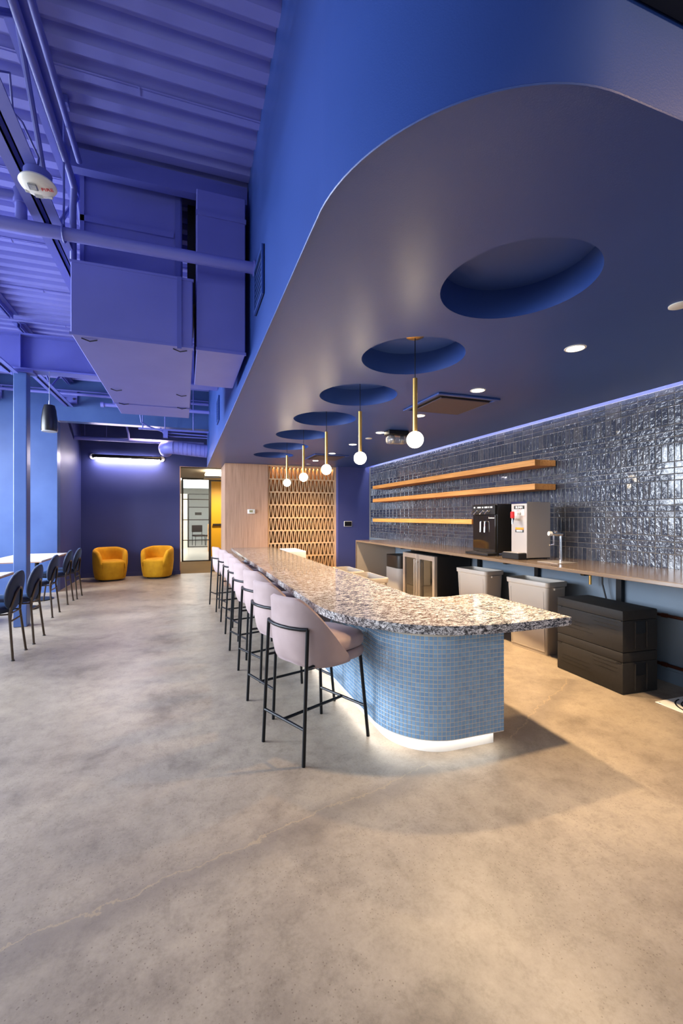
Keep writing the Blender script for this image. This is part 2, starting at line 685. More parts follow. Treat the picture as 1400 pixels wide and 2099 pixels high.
# tiled right wall: backing, lower wall, then the tiles
wr = struct('wall_right', box(bm_new(), XW + 0.010, XW + 0.16, -4.6, 8.40, 0.0, ZD), 'blue_wall',
            'right wall with dark blue glazed tiles above a grey counter', 'wall')
obj('lower_wall', box(bm_new(), XW - 0.004, XW + 0.012, -4.6, 8.39, 0.0, 0.90), 'grey_lower_wall', wr,
    label='grey-blue painted wall under the counter')
obj('tile_grout', box(bm_new(), XW + 0.0, XW + 0.012, 1.2, 8.39, 0.90, 2.372), 'grout_grey', wr, label='pale grout between glazed tiles')
obj('baseboard', box(bm_new(), XW - 0.011, XW - 0.003, -4.6, 7.8, 0.0, 0.10), 'grey_lower_wall', wr)

B = 0.1485
TOPZ = 2.368


def glazed(bm, cy, cz, w, h, rx, ry):
    g = 0.0022
    d = 0.0042
    pts = [(-w / 2 + g, -h / 2 + g), (w / 2 - g, -h / 2 + g), (w / 2 - g, h / 2 - g), (-w / 2 + g, h / 2 - g)]
    e = 0.003
    inn = [(-w / 2 + g + e, -h / 2 + g + e), (w / 2 - g - e, -h / 2 + g + e), (w / 2 - g - e, h / 2 - g - e), (-w / 2 + g + e, h / 2 - g - e)]
    def X(u, v_, dd):
        return (XW - dd + rx * u + ry * v_, cy + u, cz + v_)
    a = [bm.verts.new(X(u, v_, -0.001)) for u, v_ in pts]
    b = [bm.verts.new(X(u, v_, d - 0.0025)) for u, v_ in pts]
    c = [bm.verts.new(X(u, v_, d)) for u, v_ in inn]
    for P, Q in ((a, b), (b, c)):
        for i in range(4):
            bm.faces.new((P[i], P[(i + 1) % 4], Q[(i + 1) % 4], Q[i]))
    bm.faces.new(c)


cells = []
ncol = 44
for ci in range(ncol):
    y0 = 3.576 - 10 * B + ci * B
    if y0 + B > 8.39:
        continue
    for ri in range(10):
        zt = TOPZ - ri * B
        for k in range(3):
            if ri % 2 == 0:
                cy, cz, w, h = y0 + B / 2, zt - B / 3 * (k + 0.5), B, B / 3
            else:
                cy, cz, w, h = y0 + B / 3 * (k + 0.5), zt - B / 2, B / 3, B
            if cz - h / 2 < 0.90:
                h2 = cz + h / 2 - 0.905
                if h2 < 0.015:
                    continue
                cz, h = 0.905 + h2 / 2, h2
            cells.append((cy, cz, w, h))
cells.sort(key=lambda c: (c[0] - 2.45) if c[0] > 2.38 else 10 + c[0])
rest = bm_new()
for i, (cy, cz, w, h) in enumerate(cells):
    rx, ry = random.uniform(-0.012, 0.012), random.uniform(-0.012, 0.012)
    if i < 300:
        bm = bm_new()
        glazed(bm, cy, cz, w, h, rx, ry)
        obj('tile', bm, 'glazed_tile', wr)
    else:
        glazed(rest, cy, cz, w, h, rx, ry)
o = obj('tile_field', rest, 'glazed_tile', wr)
o['kind'] = 'stuff'

# blue end wall behind the bar, between the wooden screen and the tiles
struct('wall_bar_end', box(bm_new(), 3.0, XW + 0.16, 8.402, 8.55, 0, ZS + 0.3), 'blue_wall', 'narrow blue wall between wooden screen and tiled wall', 'wall')

# old concrete wall with the wide opening
bm = bm_new()
box(bm, XL, -2.15, YB, YB + 0.2, 0, ZD + 0.05)
box(bm, -2.15, SX + 0.05, YB, YB + 0.2, 3.05, ZD + 0.05)
struct('wall_back', bm, 'blue_concrete', 'bright blue painted concrete wall with a wide opening, behind the dining tables', 'wall')
struct('wall_recess', box(bm_new(), -2.35, -2.15, YB + 0.2, YE, 0, 3.5), 'blue_wall', 'dark blue side wall of the recess behind the dining tables', 'wall')
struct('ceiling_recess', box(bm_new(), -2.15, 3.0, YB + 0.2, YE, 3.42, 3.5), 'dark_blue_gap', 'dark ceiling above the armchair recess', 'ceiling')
bm = bm_new()
box(bm, -2.35, -0.10, YE, YE + 0.16, 0, 3.5)
box(bm, -0.10, 1.75, YE, YE + 0.16, 2.50, 3.5)
box(bm, 1.75, 3.0, YE, YE + 0.16, 0, 3.5)
we = struct('wall_end', bm, 'blue_wall', 'dark blue end wall behind the two mustard armchairs', 'wall')
struct('baseboard_end', box(bm_new(), -2.15, -0.10, YE - 0.014, YE, 0, 0.09), 'blue_wall', 'blue baseboard under the end wall behind the armchairs', 'baseboard')
bm = bm_new()
box(bm, -0.115, -0.095, YE - 0.012, YE + 0.17, 0, 2.5)
box(bm, -0.115, 1.75, YE - 0.012, YE + 0.17, 2.5, 2.515)
struct('trim_1', bm, 'pale_wood', 'thin pale trim lining the opening beside the armchairs', 'trim')

# corridor and office beyond
bm = bm_new()
box(bm, -0.42, -0.30, YE + 0.16, 13.6, 0, 2.6)
struct('wall_corridor_left', bm, 'corridor_grey', 'grey side wall of the corridor beyond the opening', 'wall')
struct('wall_corridor_right', box(bm_new(), 1.9, 2.0, YE + 0.16, 13.6, 0, 2.6), 'corridor_grey', 'grey right wall of the corridor behind the wood box', 'wall')
struct('ceiling_corridor', box(bm_new(), -0.42, 2.0, YE + 0.16, 13.7, 2.50, 2.58), 'corridor_grey', 'grey corridor ceiling above the glazed door', 'ceiling')

YG = 13.62
d1 = struct('door_1', box(bm_new(), -0.095, -0.045, YG - 0.04, YG + 0.04, 0, 2.5), 'dark_frame', 'dark steel framed glass door at the end of the corridor', 'door')
for args in ((0.685, 0.755, 0, 2.5), (-0.045, 0.685, 0.0, 0.03), (-0.045, 0.685, 2.455, 2.5)):
    obj('door_frame', box(bm_new(), args[0], args[1], YG - 0.04, YG + 0.04, args[2], args[3]), 'dark_frame', d1)
def g_z(vpx):
    return EYE - (vpx - HORIZON) * (0.3 * 0.317 + YG * 0.948) / FPX
prev = 0.03
zz = sorted([g_z(1023.7), g_z(1065.5), g_z(1107)])
for z in zz + [2.455]:
    p = obj('pane', box(bm_new(), -0.045, 0.685, YG - 0.004, YG + 0.004, prev, z - 0.012), 'office_glass', d1)
    if z < 2.4:
        obj('muntin', box(bm_new(), -0.045, 0.685, YG - 0.02, YG + 0.02, z - 0.012, z + 0.012), 'dark_frame', d1)
    prev = z + 0.012
d2 = struct('door_2', box(bm_new(), 0.76, 1.66, YG - 0.025, YG + 0.025, 0.02, 2.42), 'yellow_paint', 'yellow door with a dark push bar beside the glazed door', 'door')
pb = obj('push_bar', box(bm_new(), 0.80, 1.60, YG - 0.10, YG - 0.06, 1.07, 1.13, 0.008), 'dark_frame', d2)
for x in (0.82, 1.52):
    obj('bar_bracket', box(bm_new(), x, x + 0.05, YG - 0.07, YG - 0.02, 1.075, 1.125), 'dark_frame', pb)
obj('door_frame', box(bm_new(), 0.755, 1.9, YG - 0.04, YG + 0.04, 2.425, 2.5), 'dark_frame', d2)
obj('door_frame', box(bm_new(), 1.665, 1.9, YG - 0.04, YG + 0.04, 0.0, 2.424), 'corridor_grey', d2)

bm = bm_new()
box(bm, -5.1, -5.0, 13.7, 26, 0, 3.0)
box(bm, 6.0, 6.1, 13.7, 26, 0, 3.0)
box(bm, -5.1, 6.1, 26, 26.1, 0, 3.0)
box(bm, -5.1, -0.42, 13.6, 13.7, 0, 3.0)
box(bm, 2.0, 6.1, 13.6, 13.7, 0, 3.0)
struct('wall_office', bm, 'office_white', 'white walls of the bright office beyond the glass door', 'wall')
struct('ceiling_office', box(bm_new(), -5.1, 6.1, 13.7, 26.1, 2.9, 3.0), 'office_white', 'white ceiling of the office beyond the glass door', 'ceiling')
struct('wall_office_side', box(bm_new(), -3.0, 0.10, 19.9, 20.0, 0, 2.35), 'office_cream', 'cream partition seen through the left of the glass door', 'wall')
op = thing('glass_partition', 'dark framed glass partition deep inside the bright office', 'partition', (0.12, 20.0, 0))
for x in (0.0, 0.95, 1.9):
    obj('mullion', box(bm_new(), x, x + 0.05, -0.03, 0.03, 0, 2.35), 'dark_frame', op)
for z in (0.0, 1.75, 2.33):
    obj('rail', box(bm_new(), 0.05, 1.9, -0.025, 0.025, z, z + 0.035), 'dark_frame', op)
sg = tag(obj('door_sign', box(bm_new(), 0.42, 0.70, 19.93, 19.96, 1.42, 1.54), 'dark_frame'), 'small dark sign hung on the far office partition', 'sign')
fx = thing('light_panel', 'bright office ceiling light panel seen through the glass door', 'light', (0.3, 17.5, 2.86))
obj('diffuser', box(bm_new(), -1.8, 1.4, -0.9, 1.2, -0.01, 0.0), 'office_panel', fx)
obj('frame', box(bm_new(), -1.85, 1.45, -0.95, 1.25, 0.0, 0.03), 'white_paint', fx)
area_light('office_fill_top', (1.0, 19.0, 2.8), (0, 0, 0), 6, 8, 180, kelvin(6500))  # fill lamp under the closed office ceiling, no daylight opening above
area_light('office_fill_side', (-4.9, 17.5, 1.6), (0, radians(-90), 0), 2.2, 5, 80, kelvin(6500))  # fill lamp against the solid office wall, no window there


def office_chair(x, y, rz, label):
    t = thing('office_chair', label, 'chair', (x, y, 0), rz, 'dark chairs in the far office')
    obj('seat', box(bm_new(), -0.25, 0.25, -0.24, 0.24, 0.42, 0.50, 0.02, 2), 'office_brown', t)
    obj('backrest', box(bm_new(), -0.25, 0.25, 0.20, 0.27, 0.62, 0.95, 0.02, 2), 'office_brown', t)
    for sx in (-1, 1):
        for sy in (-1, 1):
            obj('leg', tube(bm_new(), [(sx * 0.23, sy * 0.22, 0), (sx * 0.22, sy * 0.21, 0.42 if sy < 0 else 0.9)], 0.012, 6), 'black_metal', t)


office_chair(0.62, 21.3, 0.3, 'dark office chair on the left behind the glass partition')
office_chair(1.25, 21.0, -0.9, 'dark patterned office chair on the right behind the glass partition')
tag(obj('reception_desk', box(bm_new(), 0.86, 2.2, 17.2, 17.9, 0, 1.05, 0.01), 'oak'), 'oak fronted desk cut off by the glass door frame', 'desk')

cf = thing('corridor_light', 'glowing box-shaped corridor ceiling light beside the wood panel', 'light', (0.46, 11.05, 2.30))
obj('diffuser', box(bm_new(), 0.03, 0.9, 0.03, 0.55, 0.055, 0.15, 0.01), 'corridor_lamp', cf)
obj('tray', box(bm_new(), 0, 0.93, 0, 0.58, 0.0, 0.055, 0.01), 'panel_greige', cf)
obj('mount', box(bm_new(), 0.3, 0.6, 0.2, 0.4, 0.15, 0.2), 'white_paint', cf)

spot('recess_warm_spot', (-0.7, 9.75, 3.38), (-0.8, 9.6, 0), 170, kelvin(3000), 120, 0.8)  # unseen spot added to warm the floor around the armchairs
spot('corridor_fill_spot', (1.1, 12.2, 2.47), (1.0, 12.6, 0), 160, kelvin(4000), 150, 0.6)  # out-of-view spot added to brighten the yellow door and corridor

# ------------------------------------------------------------------ dropped soffit with curved fascia and round recesses
def arc(cx_, cy_, rx, ry, a0, a1, n):
    return [(cx_ + rx * cos(a0 + (a1 - a0) * i / n), cy_ + ry * sin(a0 + (a1 - a0) * i / n)) for i in range(n + 1)]


HOLE_Y = [1.575 + 0.936 * k for k in range(7)]
HOLE_X, HOLE_R, REC = 1.415, 0.333, 0.15
YSE = 9.4
outline = [(SX, YSE)] + [(SX, 1.55)] + arc(1.02, 1.44, 0.58, 0.655, pi, 1.5 * pi, 26)[1:] + [(3.62, 0.785), (3.62, 8.398), (3.0, 8.398), (3.0, YSE)]
bm = bm_new()
loops = [outline]
for hy in HOLE_Y:
    loops.append([(HOLE_X + HOLE_R * cos(2 * pi * j / 56), hy + HOLE_R * sin(2 * pi * j / 56)) for j in range(56)])
hole_rings = []
for li, lp in enumerate(loops):
    vs = [bm.verts.new((p[0], p[1], ZS)) for p in lp]
    for i in range(len(vs)):
        bm.edges.new((vs[i], vs[(i + 1) % len(vs)]))
    if li == 0:
        outer_ring = vs
    else:
        hole_rings.append(vs)
bmesh.ops.triangle_fill(bm, use_beauty=True, use_dissolve=False, edges=bm.edges[:], normal=(0, 0, -1))
# fascia up to the deck
top = [bm.verts.new((v.co.x, v.co.y, ZD + 0.045)) for v in outer_ring]
n = len(outer_ring)
for i in range(n):
    bm.faces.new((outer_ring[i], outer_ring[(i + 1) % n], top[(i + 1) % n], top[i]))
bmesh.ops.recalc_face_normals(bm, faces=bm.faces[:])
me = bpy.data.meshes.new('ceiling_soffit')
bm.to_mesh(me)
bm.free()
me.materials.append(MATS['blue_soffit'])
me.polygons.foreach_set('use_smooth', [True] * len(me.polygons))
me.set_sharp_from_angle(angle=radians(35))
soff = bpy.data.objects.new('ceiling_soffit', me)
C.objects.link(soff)
soff['kind'] = 'structure'
tag(soff, 'dropped blue soffit with rounded fascia and a row of round recesses', 'ceiling')
for hy in HOLE_Y:
    bm = bm_new()
    lathe(bm, [(HOLE_R + 0.012, 0.004), (HOLE_R, 0.0), (HOLE_R, REC), (0.001, REC), (0.001, REC + 0.012), (HOLE_R + 0.012, REC + 0.012), (HOLE_R + 0.012, 0.004)], 56, (HOLE_X, hy, ZS + 0.0005), False, False)
    obj('recess', bm, 'blue_soffit', soff, True, 35)

# glow slot between soffit and tiles
bm = bm_new()
box(bm, 3.625, 3.70, 1.0, 8.395, ZS + 0.10, ZS + 0.12)
obj('slot_lid', bm, 'blue_soffit', soff)
cv = thing('cove_strip', 'thin cool light strip in the slot above the tiles', 'light', (3.640, 1.05, ZS + 0.085))
obj('led_profile', box(bm_new(), -0.012, 0.012, 0, 7.3, 0, 0.013), 'led_profile', cv)
obj('diffuser', box(bm_new(), -0.009, 0.009, 0.01, 7.29, -0.004, 0.0), 'cove_led', cv)

bead = [(x, y_, ZS + 0.001) for x, y_ in outline[:-3]]
obj('corner_bead', tube(bm_new(), bead, 0.004, 6), 'blue_soffit', soff, True)
# dark beam above the front of the soffit, just in the corner of the picture
tag(obj('roof_beam', box(bm_new(), 1.05, 3.69, 0.735, 0.783, 2.625, 2.72, 0.004), 'near_black'), 'dark painted beam crossing the upper right corner', 'beam')

# fascia grilles
def grille(y0, y1, z0, z1, label):
    t = thing('air_grille', label, 'grille', (SX, (y0 + y1) / 2, z0), 0, 'grilles on the blue fascia')
    w = (y1 - y0) / 2
    hgt = z1 - z0
    obj('back_plate', box(bm_new(), -0.006, -0.001, -w, w, 0, hgt), 'dark_blue_gap', t)
    bm = bm_new()
    for a in ((-w, w, 0, 0.022), (-w, w, hgt - 0.022, hgt), (-w, -w + 0.022, 0.022, hgt - 0.022), (w - 0.022, w, 0.022, hgt - 0.022)):
        box(bm, -0.018, -0.002, a[0], a[1], a[2], a[3])
    obj('frame', bm, 'blue_soffit', t)
    k = 0.05
    while k < hgt - 0.04:
        obj('slat', box(bm_new(), -0.013, -0.006, -w + 0.022, w - 0.022, k, k + 0.012), 'blue_soffit', t)
        k += 0.034


grille(2.50, 2.80, 2.63, 2.92, 'blue grille on the fascia beside the big pipe end')
grille(5.93, 6.28, 2.63, 2.96, 'small blue grille far along the fascia past the ducts')

# ------------------------------------------------------------------ overhead steel, ducts and pipes
def joist(x, y0, y1, label, zb=3.05, zt=3.752):
    t = thing('steel_joist', label, 'joist', (x, y0, zb), 0, 'open web roof joists')
    ln = y1 - y0
    h = zt - zb
    for nm, z, sgn in (('bottom_chord', 0.0, 1), ('top_chord', h, -1)):
        bm = bm_new()
        for s in (-1, 1):
            box(bm, s * 0.012 if s > 0 else -0.072, 0.072 if s > 0 else -0.012, 0, ln, min(z, z + sgn * 0.008), max(z, z + sgn * 0.008))
            box(bm, s * 0.012 if s > 0 else -0.020, 0.020 if s > 0 else -0.012, 0, ln, min(z, z + sgn * 0.06), max(z, z + sgn * 0.06))
        obj(nm, bm, 'blue_steel', t)
    k, yy, up = 0, 0.10, True
    step = 0.62
    while yy + step < ln:
        a = (0, yy, 0.03 if up else h - 0.03)
        b = (0, yy + step, h - 0.03 if up else 0.03)
        obj('web_bar', tube(bm_new(), [a, b], 0.0145, 8), 'blue_steel', t, True)
        yy += step
        up = not up
    return t


joist(-0.76, -4.5, 6.08, 'blue open web joist carrying the white fire strobe')
joist(-1.96, -4.5, 6.08, 'blue open web joist running to the column top')
joist(-3.16, -4.5, 6.08, 'blue open web joist nearest the window wall')
joist(-1.96, 6.32, 8.78, 'blue joist between the beam and the concrete wall', 3.30)
joist(-3.16, 6.32, 8.78, 'blue far joist beside the window wall behind the beam', 3.30)
joist(-0.76, 6.32, 8.78, 'blue far joist above the far end of the wide duct', 3.30)
for x, nm in ((-1.96, 'above the dining tables'), (-3.10, 'at the far left')):
    t = thing('bearing_plate', 'bolted blue bearing plate on the concrete wall %s' % nm, 'bracket', (x, YB - 0.012, 3.36), 0, 'bearing plates')
    obj('plate', box(bm_new(), -0.13, 0.13, -0.02, 0.011, 0, 0.22), 'blue_steel', t)
    for s in (-1, 1):
        bm = bm_new()
        lathe(bm, [(0.018, 0), (0.018, 0.022)], 6)
        bmesh.ops.rotate(bm, verts=bm.verts, cent=(0, 0, 0), matrix=Matrix.Rotation(radians(90), 3, 'X'))
        bmesh.ops.translate(bm, verts=bm.verts, vec=(s * 0.08, -0.02, 0.08))
        obj('bolt', bm, 'dark_blue_gap', t)

# I beam and column
ib = thing('steel_beam', 'blue steel I-beam resting on the square column', 'beam', (-1.9, 6.2, 3.115))
obj('bottom_flange', box(bm_new(), -2.29, 2.33, -0.09, 0.09, 0, 0.02), 'blue_steel', ib)
obj('top_flange', box(bm_new(), -2.29, 2.33, -0.09, 0.09, 0.42, 0.44), 'blue_steel', ib)
obj('web', box(bm_new(), -2.29, 2.33, -0.009, 0.009, 0.02, 0.42), 'blue_steel', ib)
obj('stiffener', box(bm_new(), 0.005, 0.02, -0.085, 0.085, 0.02, 0.42), 'blue_steel', ib)
for x in (-0.10, 0.06):
    for y_ in (-0.055, 0.055):
        obj('bolt', lathe(bm_new(), [(0.014, -0.03), (0.014, 0.03)], 6, (x, y_, 0.0)), 'blue_steel', ib)
col = thing('steel_column', 'square blue steel column between the dining tables', 'column', (-1.89, 6.20, 0))
obj('shaft', box(bm_new(), -0.07, 0.07, -0.07, 0.07, 0.0, 3.085, 0.008, 2), 'blue_concrete', col)
obj('cap_plate', box(bm_new(), -0.14, 0.14, -0.09, 0.09, 3.085, 3.113), 'blue_steel', col)

# duct with riser
dt = thing('air_duct', 'wide violet-blue rectangular air duct with a riser to the roof', 'duct', (-0.676, 3.06, 2.475))
DX, DY, DZ = 0.726, 2.22, 0.455
bm = bm_new()
box(bm, 0, DX, 0, 1.72, 0, DZ, 0.006)
obj('duct_body', bm, 'blue_duct', dt)
bm = bm_new()
box(bm, 0.004, DX - 0.004, 1.728, DY, 0.004, DZ - 0.004, 0.006)
obj('duct_body', bm, 'blue_duct', dt)
obj('seam_flange', box(bm_new(), -0.008, DX + 0.008, 1.718, 1.732, -0.008, DZ + 0.008), 'blue_duct', dt)
obj('corner_bead', box(bm_new(), -0.006, DX + 0.006, -0.004, 0.012, -0.006, 0.010), 'blue_duct', dt)
obj('corner_bead', box(bm_new(), -0.006, DX + 0.006, -0.004, 0.012, DZ - 0.010, DZ + 0.006), 'blue_duct', dt)
obj('riser', box(bm_new(), 0.004, 0.655, 0.25, 1.2, DZ, 1.225, 0.004), 'blue_duct', dt)
obj('riser_rib', box(bm_new(), 0.004, 0.60, 0.235, 0.25, 0.86, 0.90), 'blue_duct', dt)
obj('riser_rib', box(bm_new(), 0.004, 0.03, 0.235, 0.25, DZ, 1.2), 'blue_duct', dt)
obj('hanger_strap', box(bm_new(), 0.627, 0.655, -0.012, -0.002, -0.02, 0.46), 'blue_steel', dt)
obj('hanger_strap', box(bm_new(), 0.610, 0.645, 0.232, 0.244, DZ - 0.02, 1.23), 'blue_steel', dt)
for a, b in ((0.05, 0.14), (0.60, 0.69)):
    for yy in (0.05, 1.70, 1.2):
        obj('tie_clip', tube(bm_new(), [(a, yy, -0.004), ((a + b) / 2, yy + 0.02, -0.012), (b, yy + 0.004, -0.006)], 0.004, 5), 'dark_blue_gap', dt)
d2_ = thing('side_duct', 'narrow tall blue duct squeezed beside the fascia', 'duct', (0.075, 3.06, 2.475))
obj('duct_body', box(bm_new(), 0, 0.33, 0.02, 0.86, 0.0, 1.10, 0.005), 'blue_duct', d2_)
obj('corner_bead', box(bm_new(), -0.004, 0.334, 0.012, 0.026, -0.006, 0.014), 'blue_duct', d2_)
obj('seam_flange', box(bm_new(), -0.004, 0.334, 0.012, 0.026, 0.92, 0.95), 'blue_duct', d2_)
obj('gap_shade', box(bm_new(), -0.055, -0.002, 0.35, 1.0, 0.46, 1.20), 'near_black', d2_)  # black block standing in for the shade between riser and side duct
ch = thing('header_channel', 'blue steel channel under the deck above the ducts', 'beam', (-0.70, 3.17, 3.60))
obj('web', box(bm_new(), 0, 1.13, 0, 0.012, 0, 0.125), 'blue_steel', ch)
obj('flange', box(bm_new(), 0, 1.13, 0.012, 0.07, 0, 0.010), 'blue_steel', ch)
obj('flange', box(bm_new(), 0, 1.13, 0.012, 0.07, 0.115, 0.125), 'blue_steel', ch)

# sprinkler main and its branch
PY, PZ = 2.86, 2.972
sp = thing('sprinkler_pipe', 'thick blue sprinkler main crossing in front of the ducts', 'pipe', (0, PY, PZ))
obj('main', tube(bm_new(), [(XL, 0, 0), (SX - 0.001, 0, 0)], 0.036, 16), 'blue_duct', sp, True)
obj('escutcheon', tube(bm_new(), [(SX - 0.012, 0, 0), (SX - 0.002, 0, 0)], 0.048, 16), 'blue_duct', sp)
obj('riser', tube(bm_new(), [(-0.875, 0.0, 0.0), (-0.875, 0, 0.36)], 0.03, 12), 'blue_duct', sp, True)
obj('coupling', tube(bm_new(), [(-0.875, 0.0, 0.12), (-0.875, 0, 0.20)], 0.039, 12), 'blue_duct', sp, True)
obj('coupling', tube(bm_new(), [(-0.875, 0.0, 0.35), (-0.875, 0, 0.39)], 0.034, 12), 'blue_duct', sp, True)
obj('branch', tube(bm_new(), [(-2.4, 0, 0.16), (-0.90, 0, 0.16)], 0.028, 12), 'blue_duct', sp, True)
hd = obj('sprinkler_head', lathe(bm_new(), [(0.012, 0.39), (0.016, 0.40), (0.008, 0.41), (0.008, 0.43), (0.018, 0.435), (0.006, 0.45)], 10, (-0.875, 0, 0)), 'brass', sp, True)
hg = obj('hanger_rod', tube(bm_new(), [(-0.665, 0, 0.02), (-0.665, 0, 0.765)], 0.006, 6), 'blue_steel', sp)
obj('hanger_ring', tube(bm_new(), [(-0.665, 0.044 * cos(2 * pi * k / 16), 0.044 * sin(2 * pi * k / 16)) for k in range(16)], 0.006, 6, closed=True), 'blue_steel', sp)
obj('beam_clamp', box(bm_new(), -0.69, -0.64, -0.03, 0.03, 0.74, 0.785), 'blue_steel', sp)

tag(obj('conduit', tube(bm_new(), [(-0.655, -2.0, 3.40), (-0.655, 2.95, 3.40), (-0.655, 3.05, 3.38), (-0.675, 3.12, 3.28), (-0.69, 3.2, 3.0), (-0.70, 3.3, 2.96), (-0.70, 5.2, 2.96)], 0.02, 10), 'blue_steel', None, True),
    'blue conduit running along the nearest joist and bending down', 'conduit')
tag(obj('conduit', tube(bm_new(), [(-0.64, -2.0, 3.60), (-0.64, 3.12, 3.60)], 0.018, 10), 'blue_steel', None, True),
    'thicker blue conduit tucked under the deck beside the nearest joist', 'conduit')
tag(obj('cable', tube(bm_new(), [(-0.74, 2.0, 3.06), (-0.70, 2.15, 3.2), (-0.72, 2.25, 3.12), (-0.73, 2.4, 3.2), (-0.69, 2.50, 3.12), (-0.71, 2.54, 3.05)], 0.005, 6), 'blue_steel', None, True),
    'thin looped blue cable feeding the fire strobe', 'cable')

# fire strobe
st = thing('fire_strobe', 'round white fire alarm strobe under the nearest joist', 'alarm', (-0.698, 2.512, 3.0))
obj('back_box', lathe(bm_new(), [(0.062, 0.0), (0.062, 0.05)], 28), 'blue_steel', st, True)
obj('housing', lathe(bm_new(), [(0.001, -0.034), (0.045, -0.032), (0.074, -0.022), (0.083, -0.008), (0.080, 0.0)], 40), 'white_plastic', st, True)
obj('flash_lens', box(bm_new(), -0.036, 0.004, -0.042, 0.002, -0.040, -0.032, 0.003), 'clear_lens', st)
obj('reflector', box(bm_new(), -0.032, 0.000, -0.038, -0.002, -0.0345, -0.031, 0.002), 'chrome', st)
obj('sounder_slot', box(bm_new(), 0.024, 0.052, 0.040, 0.060, -0.029, -0.014, 0.002), 'label_silver', st)
for k in range(5):
    obj('sounder_slot', box(bm_new(), -0.026, 0.008, 0.034 + k * 0.006, 0.0365 + k * 0.006, -0.0335, -0.020), 'label_silver', st)
obj('side_clip', box(bm_new(), -0.064, -0.046, 0.026, 0.042, -0.030, -0.014, 0.002), 'label_silver', st)
lettering('FIRE', 0.030, 'label_red', st, (0.045, -0.012, -0.0318), (pi, radians(-8), 0))

# pipes along the concrete header
for zz_, rr, yy, x0, x1, lab in ((3.492, 0.026, 8.62, XL + 0.05, SX - 0.01, 'blue pipe running across the top of the concrete wall'),
                                 (3.560, 0.010, 8.66, XL + 0.05, SX - 0.01, 'thin blue conduit above the pipe on the concrete wall'),
                                 (3.27, 0.032, 8.30, -1.33, SX - 0.01, 'short capped blue pipe passing behind the wide duct')):
    tag(obj('wall_pipe', tube(bm_new(), [(x0, yy, zz_), (x1, yy, zz_)], rr, 12), 'blue_duct', None, True), lab, 'pipe')
tag(obj('pipe_cap', tube(bm_new(), [(-1.375, 8.30, 3.27), (-1.325, 8.30, 3.27)], 0.045, 14), 'blue_duct', None, True), 'round blue cap closing the short pipe near the wide duct', 'pipe cap')
vp = thing('recess_pipe', 'violet-blue sprinkler pipe hung below the dark recess ceiling', 'pipe', (0, 10.0, 2.955))
obj('main', tube(bm_new(), [(-2.14, 0, 0), (0.4, 0, 0)], 0.042, 14), 'blue_duct', vp, True)
obj('riser', tube(bm_new(), [(-1.12, -0.03, 0.0), (-1.12, -0.10, 0.12), (-1.15, -0.14, 0.26)], 0.02, 8), 'blue_duct', vp, True)
obj('sprinkler_head', lathe(bm_new(), [(0.014, 0.26), (0.02, 0.28), (0.01, 0.30), (0.022, 0.31)], 8, (-1.15, -0.14, 0)), 'brass', vp)
for x in (-1.95, -1.55):
    obj('hanger_rod', tube(bm_new(), [(x, 0, 0.04), (x, 0, 0.46)], 0.006, 6), 'blue_steel', vp)
fd = thing('round_duct', 'round violet-blue spiral duct entering the soffit near the wall light', 'duct', (0, 9.35, 2.70))
path = [(0.438, 0, 0.0), (-0.22, 0, 0.05)]
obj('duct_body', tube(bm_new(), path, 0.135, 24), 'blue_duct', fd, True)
el = [(-0.22, 0, 0.05)] + [(-0.24 - 0.14 * sin(a), 0.16 * (1 - cos(a)), 0.05) for a in [radians(x) for x in (15, 35, 55, 75, 90)]] + [(-0.38, 0.5, 0.05)]
obj('elbow', tube(bm_new(), el, 0.138, 24), 'blue_duct', fd, True)
for k in range(8):
    x = 0.38 - k * 0.085
    zc_ = 0.05 * (0.438 - x) / 0.658
    obj('seam_ring', tube(bm_new(), [(x, 0, zc_), (x - 0.008, 0, zc_)], 0.1385, 24), 'blue_duct', fd, True)
tz = thing('hanger_strut', 'blue trapeze strut with rods and conduits below the duct end', 'hanger', (-0.45, 8.55, 2.93))
obj('strut', box(bm_new(), -0.35, 0.88, -0.02, 0.02, 0, 0.03), 'blue_steel', tz)
for x in (-0.28, 0.10, 0.60):
    obj('hanger_rod', tube(bm_new(), [(x, 0, 0.0), (x, 0, 0.80)], 0.010, 6), 'blue_steel', tz)
obj('conduit', tube(bm_new(), [(-0.34, -0.1, 0.42), (-0.30, -0.06, 0.12), (-0.18, 0, 0.06), (0.1, 0.02, -0.03), (0.86, 0.02, -0.05)], 0.012, 8), 'blue_steel', tz, True)
obj('conduit', tube(bm_new(), [(0.02, 0.05, 0.06), (0.08, 0.05, -0.06), (0.2, 0.05, -0.09), (0.86, 0.05, -0.09)], 0.010, 8), 'blue_steel', tz, True)
obj('junction_box', box(bm_new(), 0.07, 0.15, -0.03, 0.05, -0.13, 0.0), 'blue_steel', tz)

# hanging loudspeaker
ps = thing('pendant_speaker', 'black pendant loudspeaker hung on a wire beside the column', 'speaker', (-1.578, 6.12, 2.385))
obj('cabinet', lathe(bm_new(), [(0.086, 0.0), (0.090, 0.02), (0.086, 0.14), (0.072, 0.26), (0.058, 0.315), (0.050, 0.320)], 32), 'black_plastic', ps, True)
obj('grille', lathe(bm_new(), [(0.080, -0.006), (0.086, 0.0)], 32), 'label_silver', ps, True)
obj('suspension_wire', tube(bm_new(), [(0.0, 0, 0.32), (0.0, 0, 0.735)], 0.004, 6), 'steel_wire', ps)
obj('turnbuckle', tube(bm_new(), [(0.0, 0, 0.32), (0.0, 0, 0.375)], 0.010, 8), 'steel_wire', ps)

